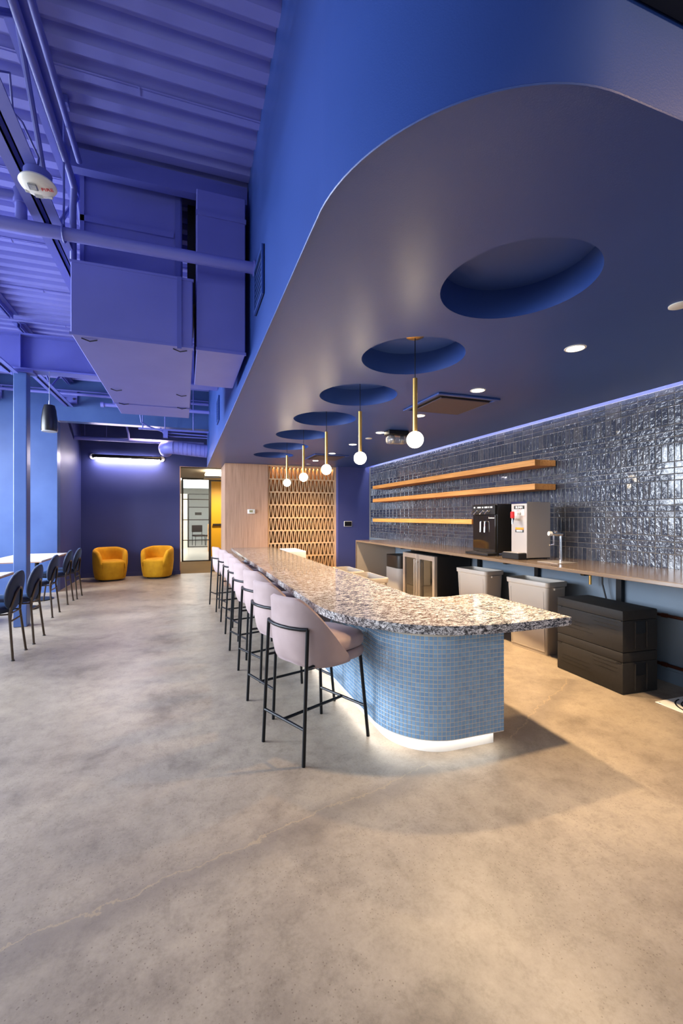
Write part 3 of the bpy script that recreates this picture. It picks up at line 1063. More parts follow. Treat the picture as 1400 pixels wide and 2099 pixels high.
# wall light over the armchairs
wl = thing('linear_wall_light', 'long black tube wall light glowing downward above the armchairs', 'light', (-1.21, YE - 0.001, 2.662))
obj('tube_body', tube(bm_new(), [(-0.70, -0.10, 0), (0.70, -0.10, 0)], 0.042, 16), 'black_metal', wl, True)
for s in (-1, 1):
    o = obj('wall_rose', tube(bm_new(), [(s * 0.705, -0.002, 0), (s * 0.705, -0.022, 0)], 0.062, 24), 'white_plastic', wl, True)
    obj('arm', tube(bm_new(), [(s * 0.69, -0.02, 0), (s * 0.69, -0.10, 0)], 0.018, 10), 'black_metal', wl, True)
obj('diffuser', box(bm_new(), -0.66, 0.66, -0.126, -0.074, -0.060, -0.034), 'wall_tube', wl)

# ------------------------------------------------------------------ wooden box, lattice screen
wbx = thing('wood_cabinet', 'tall pale wood clad block at the far end of the bar', 'cabinet', (0.73, 8.5, 0))
obj('side_panel', box(bm_new(), 0.0, 0.02, 0.0, 0.92, 0, ZS - 0.004), 'pale_wood', wbx)
obj('front_panel', box(bm_new(), 0.021, 0.828, 0.0, 0.02, 0, ZS - 0.004), 'pale_wood', wbx)
obj('core', box(bm_new(), 0.021, 0.828, 0.021, 0.92, 0, ZS - 0.004), 'pale_wood', wbx)
th = thing('thermostat', 'small white thermostat on the pale wood panel', 'thermostat', (1.232, 8.499, 1.44))
obj('case', box(bm_new(), -0.075, 0.075, -0.028, -0.001, -0.045, 0.045, 0.012, 2), 'white_plastic', th, True)
obj('screen', box(bm_new(), -0.042, 0.026, -0.030, -0.0275, -0.018, 0.026), 'screen_green', th)
obj('button', box(bm_new(), 0.045, 0.060, -0.031, -0.0275, -0.016, 0.020), 'label_silver', th)
tp = thing('wall_panel', 'small black control panel on the narrow blue wall', 'control panel', (3.216, 8.401, 1.19))
obj('bezel', box(bm_new(), -0.086, 0.086, -0.016, -0.001, -0.056, 0.056, 0.004), 'white_plastic', tp)
obj('screen', box(bm_new(), -0.078, 0.078, -0.018, -0.0155, -0.048, 0.048), 'black_gloss', tp)

LS = thing('lattice_screen', 'wooden lattice screen of leaning slats beside the wood block', 'screen', (1.565, 8.52, 0))
LW, LH = 1.435, ZS - 0.004
obj('back_panel', box(bm_new(), 0.0, LW, 0.20, 0.21, 0, LH), 'screen_back', LS)
for x0, x1 in ((0.0, 0.022), (LW - 0.045, LW)):
    obj('side_post', box(bm_new(), x0, x1, 0.0, 0.10, 0, LH), 'screen_wood', LS)
NR, NS = 9, 33
row_h = (LH - 0.05) / NR
obj('rail', box(bm_new(), 0.022, LW - 0.045, 0.0, 0.10, LH - 0.035, LH), 'screen_wood', LS)
inw = LW - 0.067
pitch = inw / NS
slat_me = []
for s in (1, -1):
    bm = bm_new()
    dx = pitch * 0.30 * s
    prof = [(-dx - 0.0075, 0.0), (-dx + 0.0075, 0.0), (dx + 0.0075, row_h - 0.026), (dx - 0.0075, row_h - 0.026)]
    extrude_profile(bm, prof, 'y', 0.0, 0.085)
    slat_me.append(mesh_of('slat', bm, 'screen_wood'))
for r in range(NR):
    z0 = LH - 0.035 - (r + 1) * row_h
    obj('rail', box(bm_new(), 0.022, LW - 0.045, 0.0, 0.09, z0, z0 + 0.026), 'screen_wood', LS)
    for k in range(NS):
        s = obj('slat', slat_me[k % 2], None, LS)
        s.location = (0.022 + pitch * (k + 0.5), 0.002, z0 + 0.026)

# warm lamp strip behind the screen, giving the gold glints
area_light('screen_glow', (2.28, 8.63, 2.33), (0, 0, 0), 1.3, 0.06, 6, kelvin(2700))

# ------------------------------------------------------------------ bar
BZ, BT = 0.735, 0.05


def bar_path(off=0.0, step=None):
    pts = [(1.09 + off, 8.495)]
    pts += [(1.09 + off, 2.42)]
    pts += arc(1.45, 2.42, 0.36 - off, 0.365 - off, pi, 1.5 * pi, 40)[1:]
    pts += [(1.757 - min(off, 0.03), 2.055 + off)]
    return pts


bar = thing('bar_counter', 'long curved bar clad in light blue mosaic with a glowing plinth', 'bar', (0, 0, 0))
outer = bar_path(0.0012)
inner = [(1.749, 2.40), (1.62, 2.44), (1.56, 2.62), (1.56, 8.495)]
bm = bm_new()
prism(bm, outer + inner, 0.088, BZ - BT)
obj('body', bm, 'grout_beige', bar, True, 30)
bm = bm_new()
prism(bm, bar_path(0.055) + [(1.70, 2.36), (1.56, 2.40), (1.50, 2.62), (1.50, 8.495)], 0.0, 0.088)
obj('plinth', bm, 'white_paint', bar, True, 30)
# LED line in the toe recess
P = bar_path(0.020)
Q = bar_path(0.040)
bm = bm_new()
za, zb_ = 0.082, 0.0875
va = [[bm.verts.new((p[0], p[1], z)) for p in pp] for pp, z in ((P, za), (Q, za), (Q, zb_), (P, zb_))]
for a, b in zip(va, va[1:] + va[:1]):
    for i in range(len(P) - 1):
        bm.faces.new((a[i], a[i + 1], b[i + 1], b[i]))
obj('led_strip', bm, 'plinth_led', bar)

# mosaic tiles following the face
path = bar_path(0.0)
cum = [0.0]
for a, b in zip(path, path[1:]):
    cum.append(cum[-1] + math.dist(a, b))


def along(s):
    s = max(0.0, min(cum[-1], s))
    for i in range(len(cum) - 1):
        if s <= cum[i + 1] + 1e-9:
            t = (s - cum[i]) / (cum[i + 1] - cum[i])
            a, b = path[i], path[i + 1]
            return Vector((a[0] + (b[0] - a[0]) * t, a[1] + (b[1] - a[1]) * t))
    return Vector(path[-1])


MP = 0.0240
rows = 24
z_base = 0.092
mrest = bm_new()
near = []


def mosaic(bm, s, z, w):
    g = 0.0016
    a, b = along(s - w / 2 + g), along(s + w / 2 - g)
    d = (b - a).normalized()
    nrm = Vector((d.y, -d.x))
    if nrm.x + nrm.y > 0:
        nrm = -nrm
    z0, z1 = z + g, z + MP - g
    ba = [a - nrm * 0.006, b - nrm * 0.006]
    fr = [a + nrm * 0.0012 + d * 0.0007, b + nrm * 0.0012 - d * 0.0007]
    v1 = [bm.verts.new((ba[0].x, ba[0].y, z0)), bm.verts.new((ba[1].x, ba[1].y, z0)), bm.verts.new((ba[1].x, ba[1].y, z1)), bm.verts.new((ba[0].x, ba[0].y, z1))]
    v2 = [bm.verts.new((fr[0].x, fr[0].y, z0 + 0.0007)), bm.verts.new((fr[1].x, fr[1].y, z0 + 0.0007)), bm.verts.new((fr[1].x, fr[1].y, z1 - 0.0007)), bm.verts.new((fr[0].x, fr[0].y, z1 - 0.0007))]
    for i in range(4):
        bm.faces.new((v1[i], v1[(i + 1) % 4], v2[(i + 1) % 4], v2[i]))
    bm.faces.new(v2)


ncols = int(cum[-1] / MP)
for k in range(ncols):
    s = cum[-1] - MP * (k + 0.5)
    for r in range(rows):
        p = along(s)
        near.append((p.x * 0.317 + p.y * 0.948 + (0 if p.x > 1.2 else 0.4), s, z_base + r * MP))
near.sort()
for i, (_, s, z) in enumerate(near):
    if i < 300:
        bm = bm_new()
        mosaic(bm, s, z, MP)
        obj('tile', bm, 'mosaic_blue', bar)
    else:
        mosaic(mrest, s, z, MP)
o = obj('tile_field', mrest, 'mosaic_blue', bar)
o['kind'] = 'stuff'

# granite top
def smooth_pts(pts, sub=6):
    out = []
    for i in range(len(pts) - 1):
        p0 = pts[max(i - 1, 0)]
        p1, p2 = pts[i], pts[i + 1]
        p3 = pts[min(i + 2, len(pts) - 1)]
        for k in range(sub):
            t = k / sub
            out.append(tuple(0.5 * ((2 * p1[j]) + (-p0[j] + p2[j]) * t + (2 * p0[j] - 5 * p1[j] + 4 * p2[j] - p3[j]) * t * t
                                    + (-p0[j] + 3 * p1[j] - 3 * p2[j] + p3[j]) * t ** 3) for j in (0, 1)))
    out.append(pts[-1])
    return out


front = smooth_pts([(0.845, 2.95), (0.85, 2.74), (0.888, 2.54), (0.975, 2.365), (1.085, 2.22), (1.20, 2.115), (1.36, 2.03), (1.54, 1.985), (1.77, 1.972), (2.19, 1.985)])
innr = smooth_pts([(2.215, 2.805), (2.02, 2.812), (1.88, 2.79), (1.76, 2.80), (1.675, 2.855), (1.645, 2.96), (1.652, 3.15), (1.66, 3.5)])
top_outline = [(0.845, 8.496)] + front + innr + [(1.66, 8.496)]


def slab(name, outline_, z0, z1, mname, parent, bev=0.006):
    bm = bm_new()
    prism(bm, outline_, z0, z1)
    es = [e for e in bm.edges if abs(e.verts[0].co.z - e.verts[1].co.z) < 1e-6]
    bmesh.ops.bevel(bm, geom=es, offset=bev, segments=2, profile=0.5, affect='EDGES')
    return obj(name, bm, mname, parent, True, 30)


gt = thing('granite_top', 'black and white granite slab topping the curved bar', 'worktop', (0, 0, 0))
slab('slab', top_outline, BZ - BT, BZ, 'granite', gt)

# ------------------------------------------------------------------ bar stools
def make_stool():
    t = thing('bar_stool', 'x', 'stool', (0, 0, 0), 0, 'pink bar stools along the bar')
    R = 0.0105
    rail = [(-0.213, -0.175, 0.722), (-0.232, -0.14, 0.720), (-0.252, -0.07, 0.719), (-0.258, 0, 0.719), (-0.252, 0.07, 0.719), (-0.232, 0.14, 0.720), (-0.213, 0.175, 0.722)]
    for s in (-1, 1):
        obj('leg', tube(bm_new(), [(-0.2475, s * 0.182, 0), (-0.213, s * 0.175, 0.722)], R, 10), 'black_metal', t, True)
        obj('leg', tube(bm_new(), [(0.2475, s * 0.208, 0), (0.205, s * 0.178, 0.525)], R, 10), 'black_metal', t, True)
        obj('side_rail', tube(bm_new(), [(-0.224, s * 0.177, 0.514), (-0.02, s * 0.150, 0.512)], 0.008, 8), 'black_metal', t, True)
    obj('back_rail', tube(bm_new(), rail, R, 10), 'black_metal', t, True)
    obj('footrest', tube(bm_new(), [(-0.239, -0.180, 0.192), (-0.239, 0.180, 0.192)], 0.009, 8), 'black_metal', t, True)
    obj('footrest', tube(bm_new(), [(0.232, -0.197, 0.186), (0.232, 0.197, 0.186)], 0.009, 8), 'black_metal', t, True)
    obj('stretcher', tube(bm_new(), [(-0.239, 0, 0.192), (0.232, 0, 0.186)], 0.009, 8), 'black_metal', t, True)
    # wrap-around shell
    def shell_pt(th, f, off):
        a = abs(th)
        # top edge: level across the back then sweeping down to the seat front
        q = max(0.0, min(1.0, (a - 0.42) / 1.32))
        zt = 0.876 - 0.359 * (q ** 1.45)
        zb = 0.500
        z = zb + (zt - zb) * f
        hgt = (z - zb) / 0.37
        grow = 0.93 + 0.07 * min(1.0, (hgt * 2.5)) ** 0.5 if hgt > 0 else 0.93
        tuck = 0.80 + 0.20 * min(1.0, max(hgt, 0.0) * 3.2) ** 0.5
        rx = (0.250 + 0.022 * hgt) * (tuck + (1 - tuck) * min(1.0, abs(th) / 1.4)) - off
        ry = (0.246 + 0.002 * hgt) * grow - off
        e = 0.86
        cx_, sy_ = cos(th), sin(th)
        x = -rx * (abs(cx_) ** e) * (1 if cx_ > 0 else -1)
        yv = ry * (abs(sy_) ** e) * (1 if sy_ > 0 else -1)
        return (x + 0.012, yv, z)
    NT, NF = 36, 10
    ths = [-1.74 + 3.48 * i / NT for i in range(NT + 1)]
    bm = bm_new()
    outer_ = [[shell_pt(th_, j / NF, 0.0) for j in range(NF + 1)] for th_ in ths]
    inner_ = [[shell_pt(th_, j / NF, 0.030) for j in range(NF + 1)] for th_ in ths]
    loops_ = []
    for a, b in zip(outer_, inner_):
        tip = ((a[-1][0] + b[-1][0]) / 2, (a[-1][1] + b[-1][1]) / 2, a[-1][2] + 0.010)
        loops_.append(a + [tip] + list(reversed(b)))
    vs = grid(bm, loops_, close_u=True)
    bm.faces.new(vs[0])
    bm.faces.new(list(reversed(vs[-1])))
    obj('backrest', bm, 'pink_velvet', t, True, 60)
    # seat base and cushion, D shaped in plan
    def seat_outline(w, back, frontx, nn=40):
        pts = []
        for i in range(nn):
            a = 2 * pi * i / nn
            c_, s_ = cos(a), sin(a)
            ex = 0.52 if c_ > 0 else 0.88
            x = (frontx if c_ > 0 else back) * (abs(c_) ** ex) * (1 if c_ > 0 else -1)
            yv = w * (abs(s_) ** ex) * (1 if s_ > 0 else -1)
            pts.append((x, yv))
        return pts
    def cushion(z0, z1, w, back, fr, puff, rr):
        bm = bm_new()
        base = seat_outline(w, back, fr)
        levels = [(z0, -rr), (z0 + rr * 0.3, -rr * 0.3), (z0 + rr, 0), (z1 - rr, 0), (z1 - rr * 0.3, -rr * 0.3), (z1, -rr), (z1 + puff * 0.7, -0.07), (z1 + puff, -0.15)]
        rows_ = []
        for z, o_ in levels:
            rows_.append([(x * (1 + o_ / max(back, fr)), yv * (1 + o_ / w), z) for x, yv in base])
        g_ = grid(bm, rows_, close_u=True)
        bm.faces.new(g_[0])
        bm.faces.new(list(reversed(g_[-1])))
        return bm
    obj('seat_base', cushion(0.498, 0.553, 0.222, 0.165, 0.276, 0.0, 0.018), 'pink_velvet', t, True, 60)
    obj('seat_cushion', cushion(0.5555, 0.636, 0.219, 0.175, 0.277, 0.016, 0.024), 'pink_velvet', t, True, 60)
    return t


st0 = make_stool()
spots = [(0.520, 2.387, 25.7), (0.491, 2.985, 19.5), (0.508, 3.634, 22.0), (0.4825, 4.2255, 19.0), (0.488, 4.8615, 16.5), (0.487, 5.46, 17.5), (0.47, 6.065, 17.5), (0.415, 6.642, 18.0)]
names = ['nearest the viewer', 'second from the near end', 'third from the near end', 'fourth from the near end', 'fifth from the near end', 'third from the far end',
         'second from the far end', 'farthest from the viewer']
for i, (bx_, by_, ang) in enumerate(spots):
    a = radians(ang)
    loc = (bx_ + 0.2475 * cos(a), by_ + 0.2475 * sin(a), 0)
    lab = 'pink velvet bar stool with black legs, %s' % names[i]
    if i == 0:
        st0.location, st0.rotation_euler = loc, (0, 0, a)
        st0['label'] = lab
    else:
        dup(st0, loc, a, lab)

# ------------------------------------------------------------------ back counter
CZ, CT, CX, CY0 = 0.917, 0.028, 2.915, 1.0
bc = thing('back_counter', 'long taupe counter with a waterfall end under the tiles', 'counter', (0, 0, 0))
obj('worktop', box(bm_new(), CX, XW - 0.012, CY0, 7.22, CZ - CT, CZ, 0.003), 'counter_taupe', bc)
obj('end_panel', box(bm_new(), CX + 0.012, XW - 0.012, 7.19, 7.22, 0, CZ - CT - 0.001), 'panel_greige', bc)
obj('end_trim', box(bm_new(), CX, CX + 0.011, 7.19, 7.222, 0, CZ - CT - 0.001), 'counter_taupe', bc)
for by in (1.7, 2.82, 3.77, 4.75, 6.1):
    br = obj('bracket', box(bm_new(), XW - 0.05, XW - 0.012, by - 0.025, by + 0.025, 0.42, CZ - CT - 0.001), 'black_metal', bc, label='black steel wall bracket')
    bm = bm_new()
    extrude_profile(bm, [(XW - 0.05, CZ - CT - 0.001), (XW - 0.50, CZ - CT - 0.001), (XW - 0.47, CZ - CT - 0.06), (XW - 0.05, CZ - CT - 0.06)], 'y', by - 0.018, by + 0.018)
    obj('bracket_arm', bm, 'black_metal', br)


# oak shelves
for y0, y1, z0, nm in ((3.543, 7.59, 1.864, 'topmost oak floating shelf on the tiled wall'),
                       (3.543, 7.59, 1.615, 'middle oak floating shelf on the tiled wall'),
                       (4.575, 7.59, 1.242, 'lowest, shortest oak floating shelf beside the black machine')):
    tag(obj('wall_shelf', box(bm_new(), 3.415, XW - 0.010, y0, y1, z0, z0 + 0.062, 0.002), 'oak'), nm, 'shelf', 'oak shelves on the tiles')

# ------------------------------------------------------------------ machines on the counter
im = thing('ice_dispenser', 'tall black ice and water dispenser on the counter', 'dispenser', (3.10, 3.96, CZ))
obj('body', box(bm_new(), 0.035, 0.52, -0.19, 0.19, 0.03, 0.555, 0.008, 2), 'black_plastic', im, True, 30)
obj('control_panel', box(bm_new(), 0.0, 0.034, -0.19, 0.19, 0.44, 0.545, 0.006), 'black_plastic', im)
obj('front_glass', box(bm_new(), 0.012, 0.034, -0.185, 0.185, 0.035, 0.435, 0.003), 'dark_glass', im)
obj('drip_tray', box(bm_new(), -0.09, 0.03, -0.19, 0.19, 0.004, 0.03, 0.004), 'black_plastic', im)
for sx in (0.06, 0.48):
    for sy in (-0.16, 0.16):
        obj('foot', lathe(bm_new(), [(0.018, 0.0), (0.018, 0.032)], 10, (sx, sy, 0)), 'near_black', im)
for k, yy in enumerate((0.135, 0.07, -0.03, -0.105)):
    obj('lever', tube(bm_new(), [(0.0, yy, 0.475), (-0.03, yy, 0.48), (-0.045, yy + 0.012, 0.462), (-0.05, yy + 0.016, 0.445)], [0.012, 0.008, 0.007, 0.008], 8), 'chrome', im, True)
for yy, w in ((0.14, 0.022), (0.06, 0.055), (0.0, 0.02), (-0.055, 0.05), (-0.10, 0.012), (-0.14, 0.03)):
    obj('button', box(bm_new(), -0.0015, 0.001, yy - w / 2, yy + w / 2, 0.512, 0.526), 'label_white', im)
for yy in (0.02, -0.05):
    obj('spout', tube(bm_new(), [(0.008, yy, 0.37), (-0.012, yy, 0.36), (-0.016, yy, 0.25)], 0.007, 8), 'chrome', im, True)
lettering('Scotsman', 0.024, 'label_white', im, (0.0105, -0.128, 0.405), (radians(90), 0, radians(-90)))

hw = thing('hot_water_dispenser', 'narrow stainless hot water dispenser beside the black machine', 'dispenser', (3.15, 3.475, CZ))
obj('tower', box(bm_new(), 0.0, 0.295, -0.105, 0.105, 0.012, 0.562, 0.004), 'stainless', hw)
obj('front_lip', box(bm_new(), -0.006, 0.004, -0.108, 0.108, 0.546, 0.566, 0.002), 'chrome', hw)
obj('drip_tray', box(bm_new(), -0.11, -0.001, -0.110, 0.115, 0.0, 0.062, 0.006), 'black_plastic', hw)
obj('tray_grid', box(bm_new(), -0.10, -0.01, -0.10, 0.105, 0.062, 0.066), 'stainless', hw)
tp_ = obj('tap', tube(bm_new(), [(0.0, 0.0, 0.39), (-0.055, 0.0, 0.395), (-0.075, 0, 0.385), (-0.078, 0, 0.345)], [0.013, 0.012, 0.014, 0.010], 10), 'chrome', hw, True)
obj('tap_handle', box(bm_new(), -0.092, -0.062, -0.016, 0.016, 0.402, 0.468, 0.005), 'red_plastic', tp_)
for sx in (0.03, 0.265):
    for sy in (-0.08, 0.08):
        obj('foot', lathe(bm_new(), [(0.012, 0.0), (0.012, 0.014)], 8, (sx, sy, 0)), 'near_black', hw)
lb = obj('label', box(bm_new(), -0.0022, -0.0005, -0.075, 0.062, 0.43, 0.525), 'label_silver', hw)
obj('label_band', box(bm_new(), -0.003, -0.0021, -0.075, 0.062, 0.492, 0.527), 'label_black', lb)
RF = (radians(90), 0, radians(-90))
lettering('BUNN', 0.034, 'label_white', lb, (-0.0036, -0.0065, 0.509), RF)
lettering('HOT', 0.034, 'label_red', lb, (-0.0030, -0.0065, 0.475), RF)
lettering('WATER', 0.017, 'label_black', lb, (-0.0030, -0.0065, 0.452), RF)
lettering('SYSTEM', 0.017, 'label_black', lb, (-0.0030, -0.0065, 0.438), RF)
wlb = obj('warning_label', box(bm_new(), -0.0022, -0.0005, -0.065, 0.045, 0.262, 0.308), 'label_black', hw)
obj('label_band', box(bm_new(), -0.003, -0.0021, -0.065, 0.045, 0.290, 0.310), 'label_orange', wlb)
for z in (0.269, 0.279):
    obj('label_line', box(bm_new(), -0.003, -0.0021, -0.05, 0.03, z, z + 0.005), 'label_white', wlb)

fa = thing('counter_tap', 'slim chrome tap standing on the counter drip plate', 'tap', (3.245, 3.06, CZ))
obj('column', tube(bm_new(), [(0, 0, 0.0), (0, 0, 0.255)], [0.013, 0.011], 14), 'chrome', fa, True)
obj('head', tube(bm_new(), [(0.012, -0.004, 0.255), (-0.085, 0.02, 0.262)], 0.016, 14), 'chrome', fa, True)
obj('knob', lathe(bm_new(), [(0.014, 0.27), (0.017, 0.285), (0.010, 0.295)], 12, (-0.045, 0.01, 0)), 'chrome', fa, True)
obj('spout', tube(bm_new(), [(-0.065, 0.015, 0.255), (-0.065, 0.015, 0.165), (-0.105, 0.025, 0.160)], 0.008, 10), 'chrome', fa, True)
obj('valve', tube(bm_new(), [(-0.085, 0.02, 0.262), (-0.112, 0.027, 0.264)], 0.020, 12), 'label_silver', fa, True)
tag(obj('drip_plate', box(bm_new(), 3.10, 3.33, 2.955, 3.19, CZ + 0.0005, CZ + 0.006, 0.002), 'stainless'), 'square stainless drip plate under the chrome tap', 'drip plate')

# ------------------------------------------------------------------ under the counter
fr = thing('wine_fridge', 'stainless two-door glass fridge under the counter', 'fridge', (3.10, 4.93, 0))
obj('cabinet', box(bm_new(), 0.045, 0.56, 0.0, 0.86, 0.03, 0.815, 0.004), 'near_black', fr)
for y0, y1, hy in ((0.0, 0.425, 0.40), (0.435, 0.86, 0.46)):
    dr = obj('door', box(bm_new(), 0.018, 0.030, y0 + 0.05, y1 - 0.05, 0.15, 0.75), 'dark_glass', fr, label='dark glass fridge door')
    for a in ((y0, y0 + 0.052, 0.08, 0.81), (y1 - 0.052, y1, 0.08, 0.81), (y0 + 0.052, y1 - 0.052, 0.745, 0.81), (y0 + 0.052, y1 - 0.052, 0.08, 0.152)):
        obj('door_frame', box(bm_new(), 0.0, 0.043, a[0], a[1], a[2], a[3], 0.002), 'stainless', dr)
    obj('handle', tube(bm_new(), [(-0.035, hy, 0.16), (-0.035, hy, 0.74)], 0.010, 10), 'stainless', dr, True)
    for z in (0.20, 0.70):
        obj('handle_post', tube(bm_new(), [(0.0, hy, z), (-0.035, hy, z)], 0.007, 8), 'stainless', dr, True)
obj('kick_plate', box(bm_new(), 0.03, 0.06, 0.0, 0.86, 0.0, 0.075), 'near_black', fr)

sc_ = thing('step_bin', 'grey step bin with a black lid beside the fridge', 'bin', (3.36, 6.33, 0))
def rrect(w, d, r, nn=5):
    pts = []
    for cx2, cy2, a0 in ((w / 2 - r, d / 2 - r, 0), (-w / 2 + r, d / 2 - r, pi / 2), (-w / 2 + r, -d / 2 + r, pi), (w / 2 - r, -d / 2 + r, 1.5 * pi)):
        for k in range(nn + 1):
            a = a0 + pi / 2 * k / nn
            pts.append((cx2 + r * cos(a), cy2 + r * sin(a)))
    return pts
obj('body', prism(bm_new(), rrect(0.36, 0.52, 0.10), 0.0, 0.515), 'bin_grey', sc_, True, 30)
obj('lid', prism(bm_new(), rrect(0.355, 0.515, 0.10), 0.518, 0.715), 'black_plastic', sc_, True, 30)
obj('side_latch', box(bm_new(), -0.10, 0.02, 0.258, 0.275, 0.47, 0.50, 0.004), 'near_black', sc_)
tag(obj('outlet_box', box(bm_new(), 3.655, 3.694, 6.30, 6.55, 0.72, 0.84, 0.004), 'near_black'), 'black outlet box on the wall above the step bin', 'outlet')
pvv = thing('supply_valve', 'brass water valve and hose under the counter tap', 'valve', (3.60, 3.06, 0.70))
obj('valve_body', tube(bm_new(), [(0, 0, 0.0), (0, 0, 0.12)], 0.012, 8), 'brass', pvv, True)
obj('valve_cap', tube(bm_new(), [(0, 0, 0.12), (0, 0, 0.15)], 0.015, 8), 'blue_steel', pvv, True)
obj('hose', tube(bm_new(), [(0.03, -0.10, 0.185), (0.03, -0.10, 0.02), (0.04, -0.14, -0.15), (0.05, -0.16, -0.4), (0.04, -0.14, -0.68)], 0.007, 8), 'near_black', pvv, True)


def slim_bin(loc, rz, label, ht=0.705, w=0.28, l=0.50, group='slim grey waste bins'):
    t = thing('waste_bin', label, 'bin', loc, rz, group)
    T = 0.005
    prof = [(0.0, 0.80, 0.86), (0.10, 0.83, 0.88), (ht - 0.045, 0.965, 0.975), (ht - 0.045, 0.985, 0.985)]
    bm = bm_new()
    ring = lambda sx, sy, z: [(x * sx, y_ * sy, z) for x, y_ in rrect(w, l, 0.035, 3)]
    grid_rows = [ring(0.80, 0.86, 0.0), ring(0.965, 0.975, ht - 0.05), ring(0.93, 0.955, ht - 0.05), ring(0.77, 0.84, 0.008)]
    g_ = grid(bm, grid_rows, close_u=True)
    bm.faces.new(g_[0])
    bm.faces.new(list(reversed(g_[-1])))
    obj('body', bm, 'warm_grey_plastic', t, True, 40)
    bm = bm_new()
    g_ = grid(bm, [ring(0.965, 0.975, ht - 0.052), ring(1.03, 1.02, ht - 0.046), ring(1.05, 1.03, ht - 0.004), ring(1.03, 1.02, ht), ring(0.95, 0.965, ht), ring(0.93, 0.955, ht - 0.052), ring(0.965, 0.975, ht - 0.052)], close_u=True)
    obj('rim', bm, 'warm_grey_plastic', t, True, 40)
    # raised border on the broad sides
    for s in (-1, 1):
        bm = bm_new()
        for (ya, yb, za, zb2) in ((-0.20, -0.19, 0.04, ht - 0.09), (0.19, 0.20, 0.04, ht - 0.09), (-0.20, 0.20, 0.03, 0.04)):
            for zz0, zz1 in ((za, zb2),):
                f0, f1 = 0.80 + 0.165 * zz0 / ht, 0.80 + 0.165 * zz1 / ht
                x0_, x1_ = s * w / 2 * f0, s * w / 2 * f1
                vv = [bm.verts.new(p) for p in ((x0_ - s * 0.002, ya, zz0), (x0_ - s * 0.002, yb, zz0), (x1_ - s * 0.002, yb, zz1), (x1_ - s * 0.002, ya, zz1),
                                                (x0_ + s * 0.004, ya, zz0), (x0_ + s * 0.004, yb, zz0), (x1_ + s * 0.004, yb, zz1), (x1_ + s * 0.004, ya, zz1))]
                for f_ in ((4, 5, 6, 7), (0, 1, 5, 4), (1, 2, 6, 5), (2, 3, 7, 6), (3, 0, 4, 7), (3, 2, 1, 0)):
                    bm.faces.new([vv[i_] for i_ in f_])
        obj('side_rib', bm, 'warm_grey_plastic', t)
    for s in (-1, 1):
        obj('handle', box(bm_new(), -0.06, 0.06, s * (l / 2 + 0.004) - 0.012, s * (l / 2 + 0.004) + 0.012, ht - 0.075, ht - 0.05, 0.004), 'warm_grey_plastic', t)
    return t


slim_bin((3.37, 3.485, 0), radians(6), 'slim grey open waste bin next to the black foam boxes')
slim_bin((3.375, 4.375, 0), radians(6), 'slim grey open waste bin beside the glass fridge')
slim_bin((1.875, 4.90, 0), 0, 'farther slim bin with its rim showing over the bar', 0.70, 0.22, 0.52)
slim_bin((1.89, 4.30, 0), 0, 'nearer slim bin with its rim showing over the bar', 0.70, 0.22, 0.52)

tag(obj('white_chest', box(bm_new(), 1.70, 2.03, 7.35, 8.10, 0.0, 0.735, 0.012, 2), 'white_paint'), 'white chest behind the far end of the bar', 'chest')


def foam_box(z, label):
    t = thing('foam_box', label, 'box', (3.285, 2.665, z), radians(-2.6), 'black insulated foam boxes')
    a, b, h = 0.345, 0.625, 0.312
    bm = bm_new()
    box(bm, -a / 2, a / 2, -b / 2, b / 2, 0.0, h - 0.075, 0.006, 2)
    obj('body', bm, 'black_foam', t, True, 30)
    bm = bm_new()
    box(bm, -a / 2, a / 2, -b / 2, b / 2, h - 0.0748, h, 0.008, 2)
    obj('lid', bm, 'black_foam', t, True, 30)
    for sy in (-1, 1):
        obj('handle_recess', box(bm_new(), -0.05, 0.05, sy * (b / 2 - 0.001) - 0.005, sy * (b / 2 - 0.001) + 0.005, 0.13, 0.228, 0.003), 'near_black', t)
        for x in (-0.062, 0.052):
            obj('handle_rib', box(bm_new(), x, x + 0.010, sy * (b / 2) - 0.010, sy * (b / 2) + 0.010, 0.02, 0.226, 0.004), 'black_foam', t)
    for z0, y0, y1 in ((0.075, -0.05, 0.27), (0.105, -0.02, 0.26), (0.135, -0.02, 0.25), (0.155, -0.25, -0.06), (0.185, -0.27, -0.06), (0.215, -0.27, -0.04)):
        obj('groove', box(bm_new(), -a / 2 - 0.0015, -a / 2 + 0.004, y0, y1, z0, z0 + 0.0035), 'black_plastic', t)
    for y in (-b / 2 + 0.012, b / 2 - 0.05):
        obj('corner_latch', box(bm_new(), -a / 2 - 0.003, -a / 2 + 0.01, y, y + 0.038, h - 0.083, h - 0.074), 'near_black', t)
    return t


foam_box(0.001, 'lower black foam insulated box on the floor')
foam_box(0.315, 'upper black foam insulated box stacked on another')

for z, nm in ((0.540, 'upper copper pipe along the wall behind the foam boxes'), (0.145, 'lower copper pipe along the wall behind the foam boxes')):
    t = thing('copper_pipe', nm, 'pipe', (3.662, 0, z), 0, 'copper pipes under the counter')
    obj('main', tube(bm_new(), [(0, -1.0, 0), (0, 2.62, 0)], 0.013, 10), 'copper', t, True)
    obj('coupling', tube(bm_new(), [(0, 2.42, 0), (0, 2.46, 0)], 0.018, 10), 'copper', t, True)
    for yy in (0.6, 1.8):
        obj('pipe_clip', box(bm_new(), -0.016, 0.03, yy, yy + 0.02, -0.016, 0.016), 'copper', t)

